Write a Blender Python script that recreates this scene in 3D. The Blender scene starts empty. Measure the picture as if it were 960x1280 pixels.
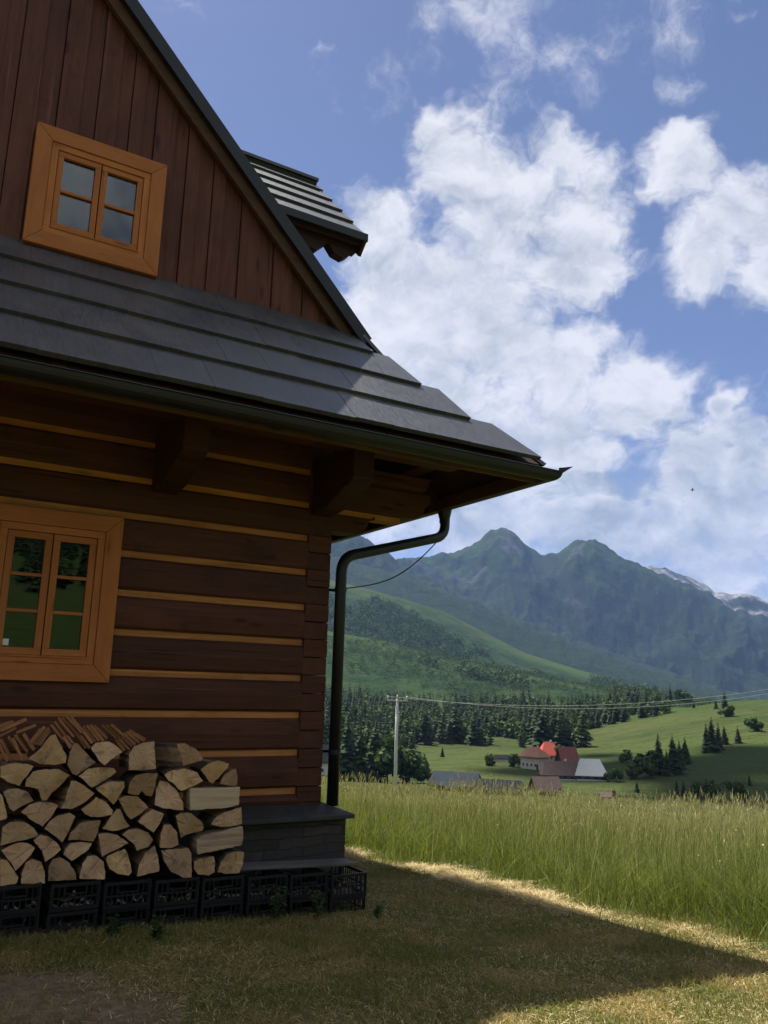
import bpy, bmesh, math, random
import numpy as np
from mathutils import Vector, Matrix

SKY_S, SUN_E, EXPOSURE, HAZE_D = .05, 5.0, .97, 4.0e-5

random.seed(7)
RNG = np.random.default_rng(11)
SC = bpy.context.scene
COL = SC.collection
rad = math.radians

# ------------------------------------------------------------------ camera
# world frame: X right along the gable wall, Y away from the viewer, Z up;
# the eye is the origin, the log wall stands 6.6 m away on the plane Y = 6.6
YAW, PITCH, ROLL, FPX = rad(30.757), rad(11.975), rad(1.635), 1036.3
fw = Vector((math.sin(YAW)*math.cos(PITCH), math.cos(YAW)*math.cos(PITCH), math.sin(PITCH)))
rt = Vector((math.cos(YAW), -math.sin(YAW), 0))
up = rt.cross(fw)
rr = math.cos(ROLL)*rt + math.sin(ROLL)*up
uu = -math.sin(ROLL)*rt + math.cos(ROLL)*up
camd = bpy.data.cameras.new('camera')
cam = bpy.data.objects.new('camera', camd)
COL.objects.link(cam)
cam.matrix_world = Matrix(((rr.x, uu.x, -fw.x, 0), (rr.y, uu.y, -fw.y, 0), (rr.z, uu.z, -fw.z, 0), (0, 0, 0, 1)))
camd.sensor_fit = 'VERTICAL'
camd.sensor_height = 36
camd.sensor_width = 27
camd.lens = FPX/1280*36
camd.clip_start = 0.05
camd.clip_end = 60000
SC.camera = cam

# ------------------------------------------------------------------ tagging
def tag(o, label=None, cat=None, group=None, kind=None):
    if label: o['label'] = label
    if cat: o['category'] = cat
    if group: o['group'] = group
    if kind: o['kind'] = kind
    return o

def empty(name, loc, label, cat, group=None, rz=0.0):
    o = bpy.data.objects.new(name, None)
    o.empty_display_size = 0.2
    COL.objects.link(o)
    o.location = loc
    o.rotation_euler = (0, 0, rz)
    return tag(o, label, cat, group)

def copy_tree(o, parent=None):
    c = o.copy()
    COL.objects.link(c)
    c.parent = parent
    for ch in list(o.children):
        copy_tree(ch, c)
    return c

# ------------------------------------------------------------------ mesh building
class MB:
    """collects faces and links them as one mesh object"""
    def __init__(self):
        self.v = []; self.f = []; self.m = []; self.mi = 0
    def add(self, verts, faces, mi=None):
        n = len(self.v)
        self.v += [tuple(p) for p in verts]
        self.f += [tuple(n+i for i in f) for f in faces]
        self.m += [self.mi if mi is None else mi]*len(faces)
    def box(self, a, b, mi=None):
        x0, y0, z0 = a; x1, y1, z1 = b
        if x0 > x1: x0, x1 = x1, x0
        if y0 > y1: y0, y1 = y1, y0
        if z0 > z1: z0, z1 = z1, z0
        v = [(x0,y0,z0),(x1,y0,z0),(x1,y1,z0),(x0,y1,z0),(x0,y0,z1),(x1,y0,z1),(x1,y1,z1),(x0,y1,z1)]
        self.add(v, [(0,3,2,1),(4,5,6,7),(0,1,5,4),(1,2,6,5),(2,3,7,6),(3,0,4,7)], mi)
    def bar(self, a, b, w, h, upv=(0,0,1), mi=None):
        """square bar from a to b, width w sideways and h along upv"""
        a = Vector(a); b = Vector(b); d = (b-a).normalized(); u = Vector(upv)
        s = d.cross(u)
        if s.length < 1e-5: s = d.cross(Vector((0, 1, 0)))
        s.normalize(); u = s.cross(d).normalized()
        v = []
        for p in (a, b):
            for i, j in ((-1,-1),(1,-1),(1,1),(-1,1)):
                v.append(p+s*(i*w/2)+u*(j*h/2))
        self.add(v, [(0,3,2,1),(4,5,6,7),(0,1,5,4),(1,2,6,5),(2,3,7,6),(3,0,4,7)], mi)
    def prism(self, poly, y0, y1, mi=0, mside=None, xf=None):
        """polygon in X-Z extruded along Y (poly counter-clockwise seen from -Y)"""
        n = len(poly)
        ar = sum(poly[i][0]*poly[(i+1) % n][1]-poly[(i+1) % n][0]*poly[i][1] for i in range(n))
        if ar < 0: poly = poly[::-1]
        v = [(x, y0, z) for x, z in poly]+[(x, y1, z) for x, z in poly]
        if xf: v = [xf(p) for p in v]
        self.add(v, [tuple(range(n)), tuple(range(2*n-1, n-1, -1))], mi)
        b = len(self.v)-2*n
        for i in range(n):
            j = (i+1) % n
            self.f.append((b+j, b+i, b+n+i, b+n+j)); self.m.append(mi if mside is None else mside)
    def tube(self, pts, r, seg=12, mi=None, cap=True):
        pts = [Vector(p) for p in pts]
        n = len(pts); rs = r if isinstance(r, (list, tuple)) else [r]*n
        base = len(self.v); prev = None
        for i, p in enumerate(pts):
            d = (pts[min(i+1, n-1)]-pts[max(i-1, 0)]).normalized()
            if prev is None:
                a = d.cross(Vector((0, 0, 1)))
                if a.length < 1e-3: a = d.cross(Vector((1, 0, 0)))
                a.normalize()
            else:
                a = (prev-d*prev.dot(d)).normalized()
            prev = a; b = d.cross(a)
            for k in range(seg):
                t = 2*math.pi*k/seg
                self.v.append(tuple(p+(a*math.cos(t)+b*math.sin(t))*rs[i]))
        mi = self.mi if mi is None else mi
        for i in range(n-1):
            for k in range(seg):
                k2 = (k+1) % seg
                self.f.append((base+i*seg+k, base+i*seg+k2, base+(i+1)*seg+k2, base+(i+1)*seg+k)); self.m.append(mi)
        if cap:
            self.f.append(tuple(base+k for k in range(seg))[::-1]); self.m.append(mi)
            self.f.append(tuple(base+(n-1)*seg+k for k in range(seg))); self.m.append(mi)
    def build(self, name, mats, parent=None, bevel=0.0, smooth=False, loc=None):
        me = bpy.data.meshes.new(name)
        me.from_pydata(self.v, [], self.f)
        if not isinstance(mats, (list, tuple)): mats = [mats]
        for m in mats: me.materials.append(m)
        me.polygons.foreach_set('material_index', self.m)
        bm = bmesh.new(); bm.from_mesh(me)
        bmesh.ops.recalc_face_normals(bm, faces=bm.faces)
        bm.to_mesh(me); bm.free()
        me.polygons.foreach_set('use_smooth', [bool(smooth)]*len(me.polygons))
        me.update()
        o = bpy.data.objects.new(name, me)
        COL.objects.link(o)
        if parent: o.parent = parent
        if loc: o.location = loc
        if bevel:
            md = o.modifiers.new('bevel', 'BEVEL'); md.width = bevel; md.segments = 2; md.limit_method = 'ANGLE'; md.angle_limit = rad(35)
        return o

def tri_mesh(name, V, T, mats, mi=None, attrs=None, parent=None, smooth=False, quads=False):
    """fast mesh from numpy arrays"""
    me = bpy.data.meshes.new(name)
    k = 4 if quads else 3
    me.vertices.add(len(V)); me.vertices.foreach_set('co', np.asarray(V, np.float32).ravel())
    me.loops.add(len(T)*k); me.loops.foreach_set('vertex_index', np.asarray(T, np.int32).ravel())
    me.polygons.add(len(T))
    me.polygons.foreach_set('loop_start', np.arange(len(T), dtype=np.int32)*k)
    if not isinstance(mats, (list, tuple)): mats = [mats]
    for m in mats: me.materials.append(m)
    if mi is not None: me.polygons.foreach_set('material_index', np.asarray(mi, np.int32))
    me.update(calc_edges=True); me.validate()
    for an, arr in (attrs or {}).items():
        at = me.attributes.new(an, 'FLOAT', 'POINT'); at.data.foreach_set('value', np.asarray(arr, np.float32))
    me.polygons.foreach_set('use_smooth', np.full(len(T), bool(smooth)))
    o = bpy.data.objects.new(name, me); COL.objects.link(o)
    if parent: o.parent = parent
    return o

# ------------------------------------------------------------------ node helpers
class NT:
    def __init__(self, name):
        self.mat = bpy.data.materials.new(name); self.mat.use_nodes = True
        self.t = self.mat.node_tree; self.t.nodes.clear()
        self.out = self.t.nodes.new('ShaderNodeOutputMaterial')
    def n(self, typ, **kw):
        nd = self.t.nodes.new(typ)
        for k, v in kw.items():
            if k == 'inp':
                for i, val in v.items():
                    if hasattr(val, 'is_linked') or isinstance(val, bpy.types.NodeSocket): self.t.links.new(val, nd.inputs[i])
                    else: nd.inputs[i].default_value = val
            else: setattr(nd, k, v)
        return nd
    def noise(self, vec, scale, detail=4, rough=.55, dist=0.0):
        nd = self.n('ShaderNodeTexNoise', inp={'Vector': vec, 'Scale': scale, 'Detail': detail, 'Roughness': rough, 'Distortion': dist})
        return nd.outputs['Fac']
    def mapping(self, vec, scale=(1,1,1), loc=(0,0,0)):
        return self.n('ShaderNodeMapping', inp={'Vector': vec, 'Scale': scale, 'Location': loc}).outputs[0]
    def obj(self): return self.n('ShaderNodeTexCoord').outputs['Object']
    def pos(self): return self.n('ShaderNodeNewGeometry').outputs['Position']
    def rand(self): return self.n('ShaderNodeObjectInfo').outputs['Random']
    def attr(self, name): return self.n('ShaderNodeAttribute', attribute_name=name).outputs['Fac']
    def mr(self, v, a, b, c=0.0, d=1.0, smooth=True):
        nd = self.n('ShaderNodeMapRange', inp={'Value': v, 'From Min': a, 'From Max': b, 'To Min': c, 'To Max': d})
        if smooth: nd.interpolation_type = 'SMOOTHSTEP'
        return nd.outputs[0]
    def math(self, op, a, b=0.0, c=0.0):
        return self.n('ShaderNodeMath', operation=op, inp={0: a, 1: b, 2: c}).outputs[0]
    def vmath(self, op, a, b=(0,0,0)):
        nd = self.n('ShaderNodeVectorMath', operation=op, inp={0: a, 1: b})
        return nd.outputs['Value'] if op in ('LENGTH', 'DISTANCE', 'DOT_PRODUCT') else nd.outputs[0]
    def mix(self, f, a, b, blend='MIX'):
        nd = self.n('ShaderNodeMix', data_type='RGBA', blend_type=blend)
        for i, val in ((0, f), (6, a), (7, b)):
            if isinstance(val, bpy.types.NodeSocket): self.t.links.new(val, nd.inputs[i])
            elif i == 0: nd.inputs[0].default_value = val
            else: nd.inputs[i].default_value = (*val[:3], 1)
        return nd.outputs[2]
    def bump(self, h, strength=.3, dist=.01):
        return self.n('ShaderNodeBump', inp={'Height': h, 'Strength': strength, 'Distance': dist}).outputs[0]
    def bsdf(self, col, rough=.7, normal=None, metal=0.0, spec=.5, **kw):
        inp = {'Roughness': rough, 'Metallic': metal, 'Specular IOR Level': spec}
        b = self.n('ShaderNodeBsdfPrincipled', inp=inp)
        if isinstance(col, bpy.types.NodeSocket): self.t.links.new(col, b.inputs['Base Color'])
        else: b.inputs['Base Color'].default_value = (*col[:3], 1)
        if normal is not None: self.t.links.new(normal, b.inputs['Normal'])
        for k, v in kw.items(): b.inputs[k].default_value = v
        self.t.links.new(b.outputs[0], self.out.inputs[0])
        return b

def wood(name, c1, c2, axis='X', knots=True, rough=.65, gap=None, streak=18, spec=.25, checks=.0):
    """stained timber with grain along one axis"""
    t = NT(name); o = t.obj()
    r = t.rand()
    off = t.n('ShaderNodeCombineXYZ', inp={0: t.math('MULTIPLY', r, 37.0), 1: t.math('MULTIPLY', r, 17.0), 2: t.math('MULTIPLY', r, 51.0)}).outputs[0]
    v = t.vmath('ADD', o, off)
    sc = {'X': (1.2, streak, streak), 'Y': (streak, 1.2, streak), 'Z': (streak, streak, 1.2)}[axis]
    g = t.noise(t.mapping(v, sc), 1.6, 6, .62, .6)
    big = t.noise(v, 1.7, 3, .5)
    fine = t.noise(t.mapping(v, tuple(s*3 for s in sc)), 2.0, 3, .6)
    f = t.math('ADD', t.math('MULTIPLY', g, .7), t.math('MULTIPLY', big, .45))
    col = t.mix(t.mr(f, .3, .85), c1, c2)
    col = t.mix(t.mr(fine, .58, .75, 0, .45), col, tuple(x*.45 for x in c1))
    if knots:
        kn = t.n('ShaderNodeTexVoronoi', inp={'Vector': t.mapping(v, {'X': (1.6, 6, 6), 'Y': (6, 1.6, 6), 'Z': (6, 6, 1.6)}[axis]), 'Scale': 1.0})
        col = t.mix(t.mr(kn.outputs['Distance'], .05, .17, .75, 0), col, tuple(x*.3 for x in c1))
    col = t.mix(1.0, col, t.n('ShaderNodeCombineColor', inp={0: t.mr(r, 0, 1, .82, 1.15, False), 1: t.mr(r, 0, 1, .8, 1.14, False), 2: t.mr(r, 0, 1, .8, 1.12, False)}).outputs[0], 'MULTIPLY')
    h = t.math('ADD', g, t.math('MULTIPLY', fine, .6))
    if checks:          # drying cracks and weathered, lighter worn streaks along the grain
        s2 = {'X': (.55, 30, 30), 'Y': (30, .55, 30), 'Z': (30, 30, .55)}[axis]
        ck = t.noise(t.mapping(v, s2), 1.3, 4, .6, .3); ckm = t.mr(ck, .64, .69, 0, 1)
        col = t.mix(t.math('MULTIPLY', ckm, checks), col, tuple(x*.18 for x in c1))
        wr = t.noise(t.mapping(t.vmath('ADD', v, (3, 5, 7)), tuple(x*.7 for x in s2)), 1.1, 5, .65)
        col = t.mix(t.math('MULTIPLY', t.mr(wr, .58, .72, 0, 1), .45), col, tuple(min(1, x*1.9+.012) for x in c2))
        blot = t.noise(v, 3.1, 5, .65)
        col = t.mix(t.mr(blot, .55, .75, 0, .55), col, tuple(x*.55 for x in c1))
        h = t.math('SUBTRACT', h, t.math('MULTIPLY', ckm, 1.4))
    t.bsdf(col, rough, t.bump(h, .45, .007), spec=spec)
    return t.mat

def plain(name, c, rough=.6, metal=0.0, var=.25, scale=6.0, bump=.15, spec=.4):
    t = NT(name); o = t.obj()
    n1 = t.noise(o, scale, 5, .6)
    col = t.mix(t.mr(n1, .25, .75), tuple(x*(1-var) for x in c), tuple(min(1, x*(1+var)) for x in c))
    t.bsdf(col, rough, t.bump(t.noise(o, scale*6, 4), bump, .004), metal, spec)
    return t.mat

M = {}
M['log'] = wood('dark stained log', (.056,.019,.0095), (.105,.036,.017), 'X', streak=14, checks=.85)
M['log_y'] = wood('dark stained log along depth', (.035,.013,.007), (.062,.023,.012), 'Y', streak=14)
M['log_end'] = wood('dark log end grain', (.052,.019,.010), (.092,.034,.017), 'Y', streak=9)
M['chink'] = wood('honey chinking slat', (.28,.11,.028), (.46,.205,.058), 'X', streak=12, checks=.5)
M['board'] = wood('brown gable board', (.070,.0245,.0145), (.142,.052,.030), 'Z', streak=11, checks=.7)
M['casing'] = wood('orange stained casing', (.32,.108,.026), (.45,.165,.044), 'X', streak=10)
M['casing_z'] = wood('orange stained casing upright', (.32,.108,.026), (.45,.165,.044), 'Z', streak=10)
M['barge'] = wood('brown barge board', (.06,.033,.016), (.12,.062,.03), 'X', streak=9)
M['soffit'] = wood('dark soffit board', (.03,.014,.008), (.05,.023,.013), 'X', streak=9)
M['pale_wood'] = wood('weathered pale board', (.2,.14,.08), (.3,.22,.13), 'Y', streak=9)
M['gutter'] = plain('anthracite gutter metal', (.016,.018,.018), .42, 0.2, .15, 3, .03)
M['cable'] = plain('black cable', (.02,.02,.02), .6)
M['crate'] = plain('black crate plastic', (.007,.007,.008), .5, 0, .3, 12, .1, .4)
M['plank'] = wood('weathered grey plank', (.065,.06,.053), (.14,.132,.118), 'X', streak=9)
M['capstone'] = plain('grey slate cap', (.036,.035,.033), .7, 0, .3, 9, .4)
M['white_plastic'] = plain('white sticker paper', (.75,.74,.7), .6)
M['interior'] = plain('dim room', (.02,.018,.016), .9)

def shingle(name, c):
    t = NT(name); o = t.obj()
    r = t.attr('tint')
    g = t.noise(t.mapping(o, (22, 5, 5)), 2.2, 5, .6)
    g2 = t.noise(o, 2.2, 4, .55)
    col = t.mix(t.mr(t.math('ADD', t.math('MULTIPLY', g, .6), t.math('MULTIPLY', g2, .4)), .3, .7), tuple(x*.7 for x in c), tuple(x*1.25 for x in c))
    k = t.mr(r, 0, 1, .88, 1.12, False)
    col = t.mix(1.0, col, t.n('ShaderNodeCombineColor', inp={0: k, 1: k, 2: k}).outputs[0], 'MULTIPLY')
    st = t.noise(o, 1.1, 6, .68); col = t.mix(t.mr(st, .52, .7, 0, .45), col, (.10,.095,.075)); col = t.mix(t.mr(t.noise(t.mapping(o, (1, 1, 1), (7, 2, 1)), 2.7, 6, .7), .58, .72, 0, .6), col, (.03,.03,.03))
    t.bsdf(col, t.mr(g, .3, .7, .35, .48, False), t.bump(g, .5, .006), spec=.6)
    return t.mat
M['shingle'] = shingle('dark grey roof shingle', (.047,.048,.051))

def stone():
    t = NT('slate plinth stone'); o = t.obj()
    b = t.n('ShaderNodeTexBrick', offset=.43, squash=1.0, inp={'Vector': t.n('ShaderNodeCombineXYZ', inp={0: t.n('ShaderNodeSeparateXYZ', inp={0: o}).outputs[0], 1: t.n('ShaderNodeSeparateXYZ', inp={0: o}).outputs[2], 2: 0.0}).outputs[0],
        'Color1': (.022,.019,.017,1), 'Color2': (.085,.068,.055,1), 'Mortar': (.018,.017,.016,1), 'Scale': 1.0, 'Mortar Size': .006, 'Mortar Smooth': .3, 'Bias': -.1, 'Brick Width': .37, 'Row Height': .075})
    nn = t.noise(o, 9, 5, .6); wv = t.n('ShaderNodeTexNoise', inp={'Vector': o, 'Scale': 3.5, 'Detail': 3}).outputs['Color']
    t.t.links.new(t.vmath('ADD', b.inputs['Vector'].links[0].from_socket, t.vmath('MULTIPLY', t.vmath('SUBTRACT', wv, (.5,.5,.5)), (.22,.09,0))), b.inputs['Vector'])
    col = t.mix(t.mr(nn, .35, .7), b.outputs['Color'], (.04,.036,.03), 'MIX')
    h = t.math('ADD', t.math('MULTIPLY', b.outputs['Fac'], -1.0), t.math('MULTIPLY', nn, .8))
    t.bsdf(col, .8, t.bump(h, .8, .02))
    return t.mat
M['stone'] = stone()

def glass():
    t = NT('window glass'); 
    g = t.n('ShaderNodeBsdfGlossy', inp={'Color': (.9,.93,.95,1), 'Roughness': .015})
    d = t.n('ShaderNodeBsdfTransparent', inp={'Color': (.5,.54,.52,1)})
    wob = t.bump(t.noise(t.obj(), 3.0, 2), .03, .01)
    t.t.links.new(wob, g.inputs['Normal'])
    fr = t.n('ShaderNodeFresnel', inp={'IOR': 1.75})
    mx = t.n('ShaderNodeMixShader', inp={0: fr.outputs[0], 1: d.outputs[0], 2: g.outputs[0]})
    t.t.links.new(mx.outputs[0], t.out.inputs[0])
    return t.mat
M['glass'] = glass()
# ------------------------------------------------------------------ the log cottage
YW = 6.6                      # face of the log wall
XC = 3.385                    # right-hand corner of the log wall
XM = -0.6                     # middle of the gable
YB = 16.6                     # back of the house
TAN = 1.035                   # roof pitch
ZE, YE, XE = 1.88, 5.17, 4.872
cottage = empty('log_cottage', (XC, YW, -1.65), 'dark brown log cottage with grey shingled roof, filling the left side', 'cottage')
CINV = Matrix.Translation((-XC, -YW, 1.65))
def cpart(mb, name, mats, parent=None, bevel=0.0, smooth=False, at=None):
    """link a part of the cottage; its origin goes to 'at' (world)"""
    at = Vector(at) if at is not None else Vector(mb.v[0])
    mb.v = [tuple(Vector(p)-at) for p in mb.v]
    o = mb.build(name, mats, None, bevel, smooth)
    par = parent or cottage
    o.parent = par
    base = Vector((XC, YW, -1.65)) if par is cottage else Vector(par['world_at'])
    o.location = at-base
    o['world_at'] = tuple(at)
    return o

# stacked squared logs with honey slats between them
STRIP = [2.19, 1.892, 1.587, 1.287, .980, .672, .366, .061, -.247, -.554, -.862]
HALF = .026
tops = [2.47]+[s-HALF for s in STRIP]
bots = [s+HALF for s in STRIP]+[-.985]
WIN = (.52, 1.525, -.02, 1.25)   # lower window casing outline
for i, (zt, zb) in enumerate(zip(tops, bots)):
    jit = random.uniform(-.006, .006)
    spans = [(-4.585, 3.15)]
    if zb < WIN[3]-.12 and zt > WIN[2]+.1:
        spans = [(-4.585, WIN[0]+.05), (WIN[1]-.05, 3.15)]
    for x0, x1 in spans:
        m = MB(); nx = 1
        # hewn, slightly bellied face
        prof = [(YW+.012, zb), (YW-.002+jit, zb+.02), (YW-.012+jit, (zb+zt)/2), (YW-.002+jit, zt-.02), (YW+.012, zt), (YW+.16, zt), (YW+.16, zb)]
        n = len(prof)
        xs = np.linspace(x0, x1, 9)
        for k, x in enumerate(xs):
            w = .004*math.sin(k*2.1+i*1.7)
            m.v += [(x, y+(w if j < 5 else 0), z) for j, (y, z) in enumerate(prof)]
        for k in range(len(xs)-1):
            for j in range(n):
                j2 = (j+1) % n
                m.f.append((k*n+j, k*n+j2, (k+1)*n+j2, (k+1)*n+j)); m.m.append(0)
        m.f += [tuple(range(n)), tuple(range((len(xs)-1)*n, len(xs)*n))]; m.m += [0, 0]
        cpart(m, 'log', M['log'], at=((x0+x1)/2, YW, (zb+zt)/2))
m = MB(); m.box((WIN[0]+.06, YW+.002, 1.2), (WIN[1]-.06, YW+.15, 1.2605)); cpart(m, 'log', M['log'], at=(1, YW, 1.22))
for i, z in enumerate(STRIP):
    spans = [(-4.585, 3.15)]
    if WIN[2]+.08 < z < WIN[3]-.1:
        spans = [(-4.585, WIN[0]+.05), (WIN[1]-.05, 3.15)]
    for x0, x1 in spans:
        m = MB(); m.box((x0, YW+.020, z-HALF), (x1, YW+.13, z+HALF))
        cpart(m, 'chinking_strip', M['chink'], at=((x0+x1)/2, YW, z))
# the dovetailed corner: front log tails alternate with the ends of the side wall's logs
z = -.985; k = 0
while z < 1.36:
    zt = z+.1535
    m = MB(); d = .004 if k % 2 else -.014
    m.box((3.15, YW+d, z+.002), (XC-(.0 if k % 2 else .006), YW+.24, zt-.002))
    cpart(m, 'log_end', M['log_end'] if k % 2 else M['log'], at=(3.26, YW, z+.07), bevel=.006)
    z = zt; k += 1
# the top courses run on past the corner as carved brackets under the side eave
def bracket_profile(x0, x1, zb, zt, r):
    pts = [(x0, zt), (x0, zb), (x1-r*1.5, zb)]
    for q in range(1, 6):
        a = q/5*math.pi/2
        pts.append((x1-r*1.5+r*1.1*math.sin(a), zb+r*.75*(1-math.cos(a))))
    pts += [(x1-r*.3, zb+r*.85), (x1, zb+r*1.1), (x1, zt)]
    return pts
for (x1, zb, zt, y0) in ((3.83, 1.385, 1.545, YW+.0085), (4.45, 1.60, 1.86, YW-.006), (4.52, 1.868, 2.03, YW+.03)):
    m = MB(); m.prism(bracket_profile(3.152, x1, zb, zt, .16), y0, y0+.2)
    cpart(m, 'bracket', M['log'], at=(3.3, y0, zb), bevel=.008)
m = MB(); m.box((3.388, YW+.02, 1.547), (4.12, YW+.17, 1.597))
cpart(m, 'chinking_strip', M['chink'], at=(3.7, YW, 1.57))
for y in (9.6, 12.8, 15.6):
    m = MB(); m.prism(bracket_profile(3.2, 4.45, 1.6, 1.86, .16), y, y+.2)
    cpart(m, 'bracket', M['log'], at=(3.3, y, 1.6), bevel=.008)
m = MB(); m.box((3.15, YW+.01, 1.3), (3.38, YW+.2, 2.46)); cpart(m, 'log_end', M['log_end'], at=(3.26, YW, 1.9))
# side and back walls
m = MB()
for zt, zb in zip(tops, bots):
    m.box((XC-.16, YW+.245, zb), (XC, YB, zt), 0)
    m.box((-4.585, YW+.165, zb), (-4.43, YB, zt), 0)
    m.box((-4.43, YB-.16, zb), (XC-.16, YB-.002, zt), 0)
for z in STRIP:
    m.box((XC-.14, YW+.245, z-HALF), (XC-.02, YB-.02, z+HALF), 1)
    m.box((-4.56, YW+.165, z-HALF), (-4.45, YB-.02, z+HALF), 1)
cpart(m, 'side_wall', [M['log_y'], M['chink']], at=(XC, 11, 0))
m = MB(); m.prism([(-4.43, 2.47), (XC-.16, 2.47), (XM, 2.47+TAN*3.9)], YB-.12, YB-.04)
m.box((-4.42, YW+.17, 2.475), (3.22, YB-.2, 2.56)); m.box((-4.42, YW+.17, -.95), (3.22, YB-.2, -.9))
cpart(m, 'back_gable', M['board'], at=(XM, YB, 3))
# plinth of split stone with a sloping slate cap
m = MB(); m.box((-4.75, 6.44, -2.1), (3.545, 6.62, -1.02)); m.box((3.40, 6.62, -2.3), (3.542, YB+.1, -1.02))
pl = cpart(m, 'plinth', M['stone'], at=(0, 6.44, -1.65))
m = MB()
m.add([(-4.8, 6.60, -.965), (3.40, 6.60, -.965), (3.57, 6.335, -1.035), (-4.8, 6.335, -1.035),
       (-4.8, 6.60, -.998), (3.40, 6.60, -.998), (3.57, 6.335, -1.068), (-4.8, 6.335, -1.068)],
      [(0,3,2,1), (4,5,6,7), (0,1,5,4), (1,2,6,5), (2,3,7,6), (3,0,4,7)])
m.add([(3.401, 6.60, -.965), (3.401, YB, -.965), (3.574, YB, -1.035), (3.574, 6.336, -1.035),
       (3.401, 6.60, -.998), (3.401, YB, -.998), (3.574, YB, -1.068), (3.574, 6.336, -1.068)],
      [(0,3,2,1), (4,5,6,7), (0,1,5,4), (1,2,6,5), (2,3,7,6), (3,0,4,7)])
cpart(m, 'cap', M['capstone'], pl, at=(0, 6.5, -1.0), bevel=.004)

# ---- windows
def window(x0, x1, z0, z1, yf, cw, rows, sash_w, sticker=False, back=.12):
    """casing board frame, inner frame, two casements with glazing bars"""
    m = MB(); d0, d1 = yf, yf+(.05 if back > .1 else .075)
    xi0, xi1, zi0, zi1 = x0+cw, x1-cw, z0+cw, z1-cw
    def mitre(a, b, c, d, mi):      # outer a->b, inner d->c
        v = [(p[0], d0, p[1]) for p in (a, b, c, d)]+[(p[0], d1, p[1]) for p in (a, b, c, d)]
        m.add(v, [(0,1,2,3), (7,6,5,4), (0,4,5,1), (1,5,6,2), (2,6,7,3), (3,7,4,0)], mi)
    g = .0012
    mitre((x0, z1), (x1, z1), (xi1-g, zi1), (xi0+g, zi1), 0)
    mitre((x0, z0), (x1, z0), (xi1-g, zi0), (xi0+g, zi0), 0)
    mitre((x0, z0+g), (x0, z1-g), (xi0, zi1-g), (xi0, zi0+g), 1)
    mitre((x1, z0+g), (x1, z1-g), (xi1, zi1-g), (xi1, zi0+g), 1)
    w = cpart(m, 'window', [M['casing'], M['casing_z']], at=(x0, yf, z0), bevel=.004)
    # inner frame
    m = MB(); fwid = .055; y0, y1 = yf+.012, yf+min(.09, back+.01)
    fx0, fx1, fz0, fz1 = xi0+fwid, xi1-fwid, zi0+fwid, zi1-fwid
    m.box((xi0+.002, y0, zi1-fwid), (xi1-.002, y1, zi1-.002), 0)
    m.box((xi0+.002, y0, zi0+.002), (xi1-.002, y1, zi0+fwid), 0)
    m.box((xi0+.002, y0, zi0+fwid), (fx0, y1, zi1-fwid), 1)
    m.box((fx1, y0, zi0+fwid), (xi1-.002, y1, zi1-fwid), 1)
    cpart(m, 'frame', [M['casing'], M['casing_z']], w, at=(xi0, y0, zi0), bevel=.003)
    xm = (x0+x1)/2
    for s, (a, b) in enumerate(((fx0+.004, xm-.004), (xm+.004, fx1-.004))):
        m = MB(); y0, y1 = yf+.022, yf+min(.075, back-.004)
        c, d = fz0+.004, fz1-.004; sw = sash_w
        m.box((a, y0, d-sw), (b, y1, d), 0); m.box((a, y0, c), (b, y1, c+sw), 0)
        m.box((a, y0, c+sw), (a+sw, y1, d-sw), 1); m.box((b-sw, y0, c+sw), (b, y1, d-sw), 1)
        hh = (d-c-2*sw)/rows
        for r in range(1, rows):
            zz = c+sw+hh*r
            m.box((a+sw, y0+.006, zz-.012), (b-sw, y1-.004, zz+.012), 0)
        cpart(m, 'sash', [M['casing'], M['casing_z']], w, at=(a, y0, c), bevel=.003)
        m = MB(); m.box((a+sw-.004, yf+.050, c+sw-.004), (b-sw+.004, yf+.056, d-sw+.004))
        cpart(m, 'pane', M['glass'], w, at=(a, yf+.05, c))
        m = MB(); m.box((a-.0, yf+back, c-.02), (b, yf+back+.008, d+.02))  # near-black sheet standing in for the unlit room behind the glass
        cpart(m, 'dark_backing', M['interior'], w, at=(a, yf+.12, c))
        if sticker and s == 0:
            m = MB(); m.box((a+sw+.004, yf+.0475, c+sw+.012), (a+sw+.045, yf+.0495, c+sw+.058))
            cpart(m, 'sticker', M['white_plastic'], w, at=(a+sw, yf+.047, c+sw))
    # drip ledge in front of the sashes
    m = MB(); m.box((fx0-.005, yf+.004, fz0-.012), (fx1+.005, yf+.03, fz0+.002))
    cpart(m, 'sill', M['casing'], w, at=(fx0, yf, fz0), bevel=.003)
    return w
lw = window(.52, 1.525, -.02, 1.25, YW-.045, .125, 3, .05, True)
lw['label'] = 'lower window of three-pane casements in a wide orange casing'
uw = window(.54, 1.59, 3.315, 4.357, YW-.112, .125, 2, .045, False, .062)
uw['label'] = 'small gable window of two-pane casements in a wide orange casing'
window(-2.79, -1.74, 3.315, 4.357, YW-.112, .125, 2, .045, False, .062)
window(-2.3, -1.295, -.02, 1.25, YW-.045, .125, 3, .05)

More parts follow.
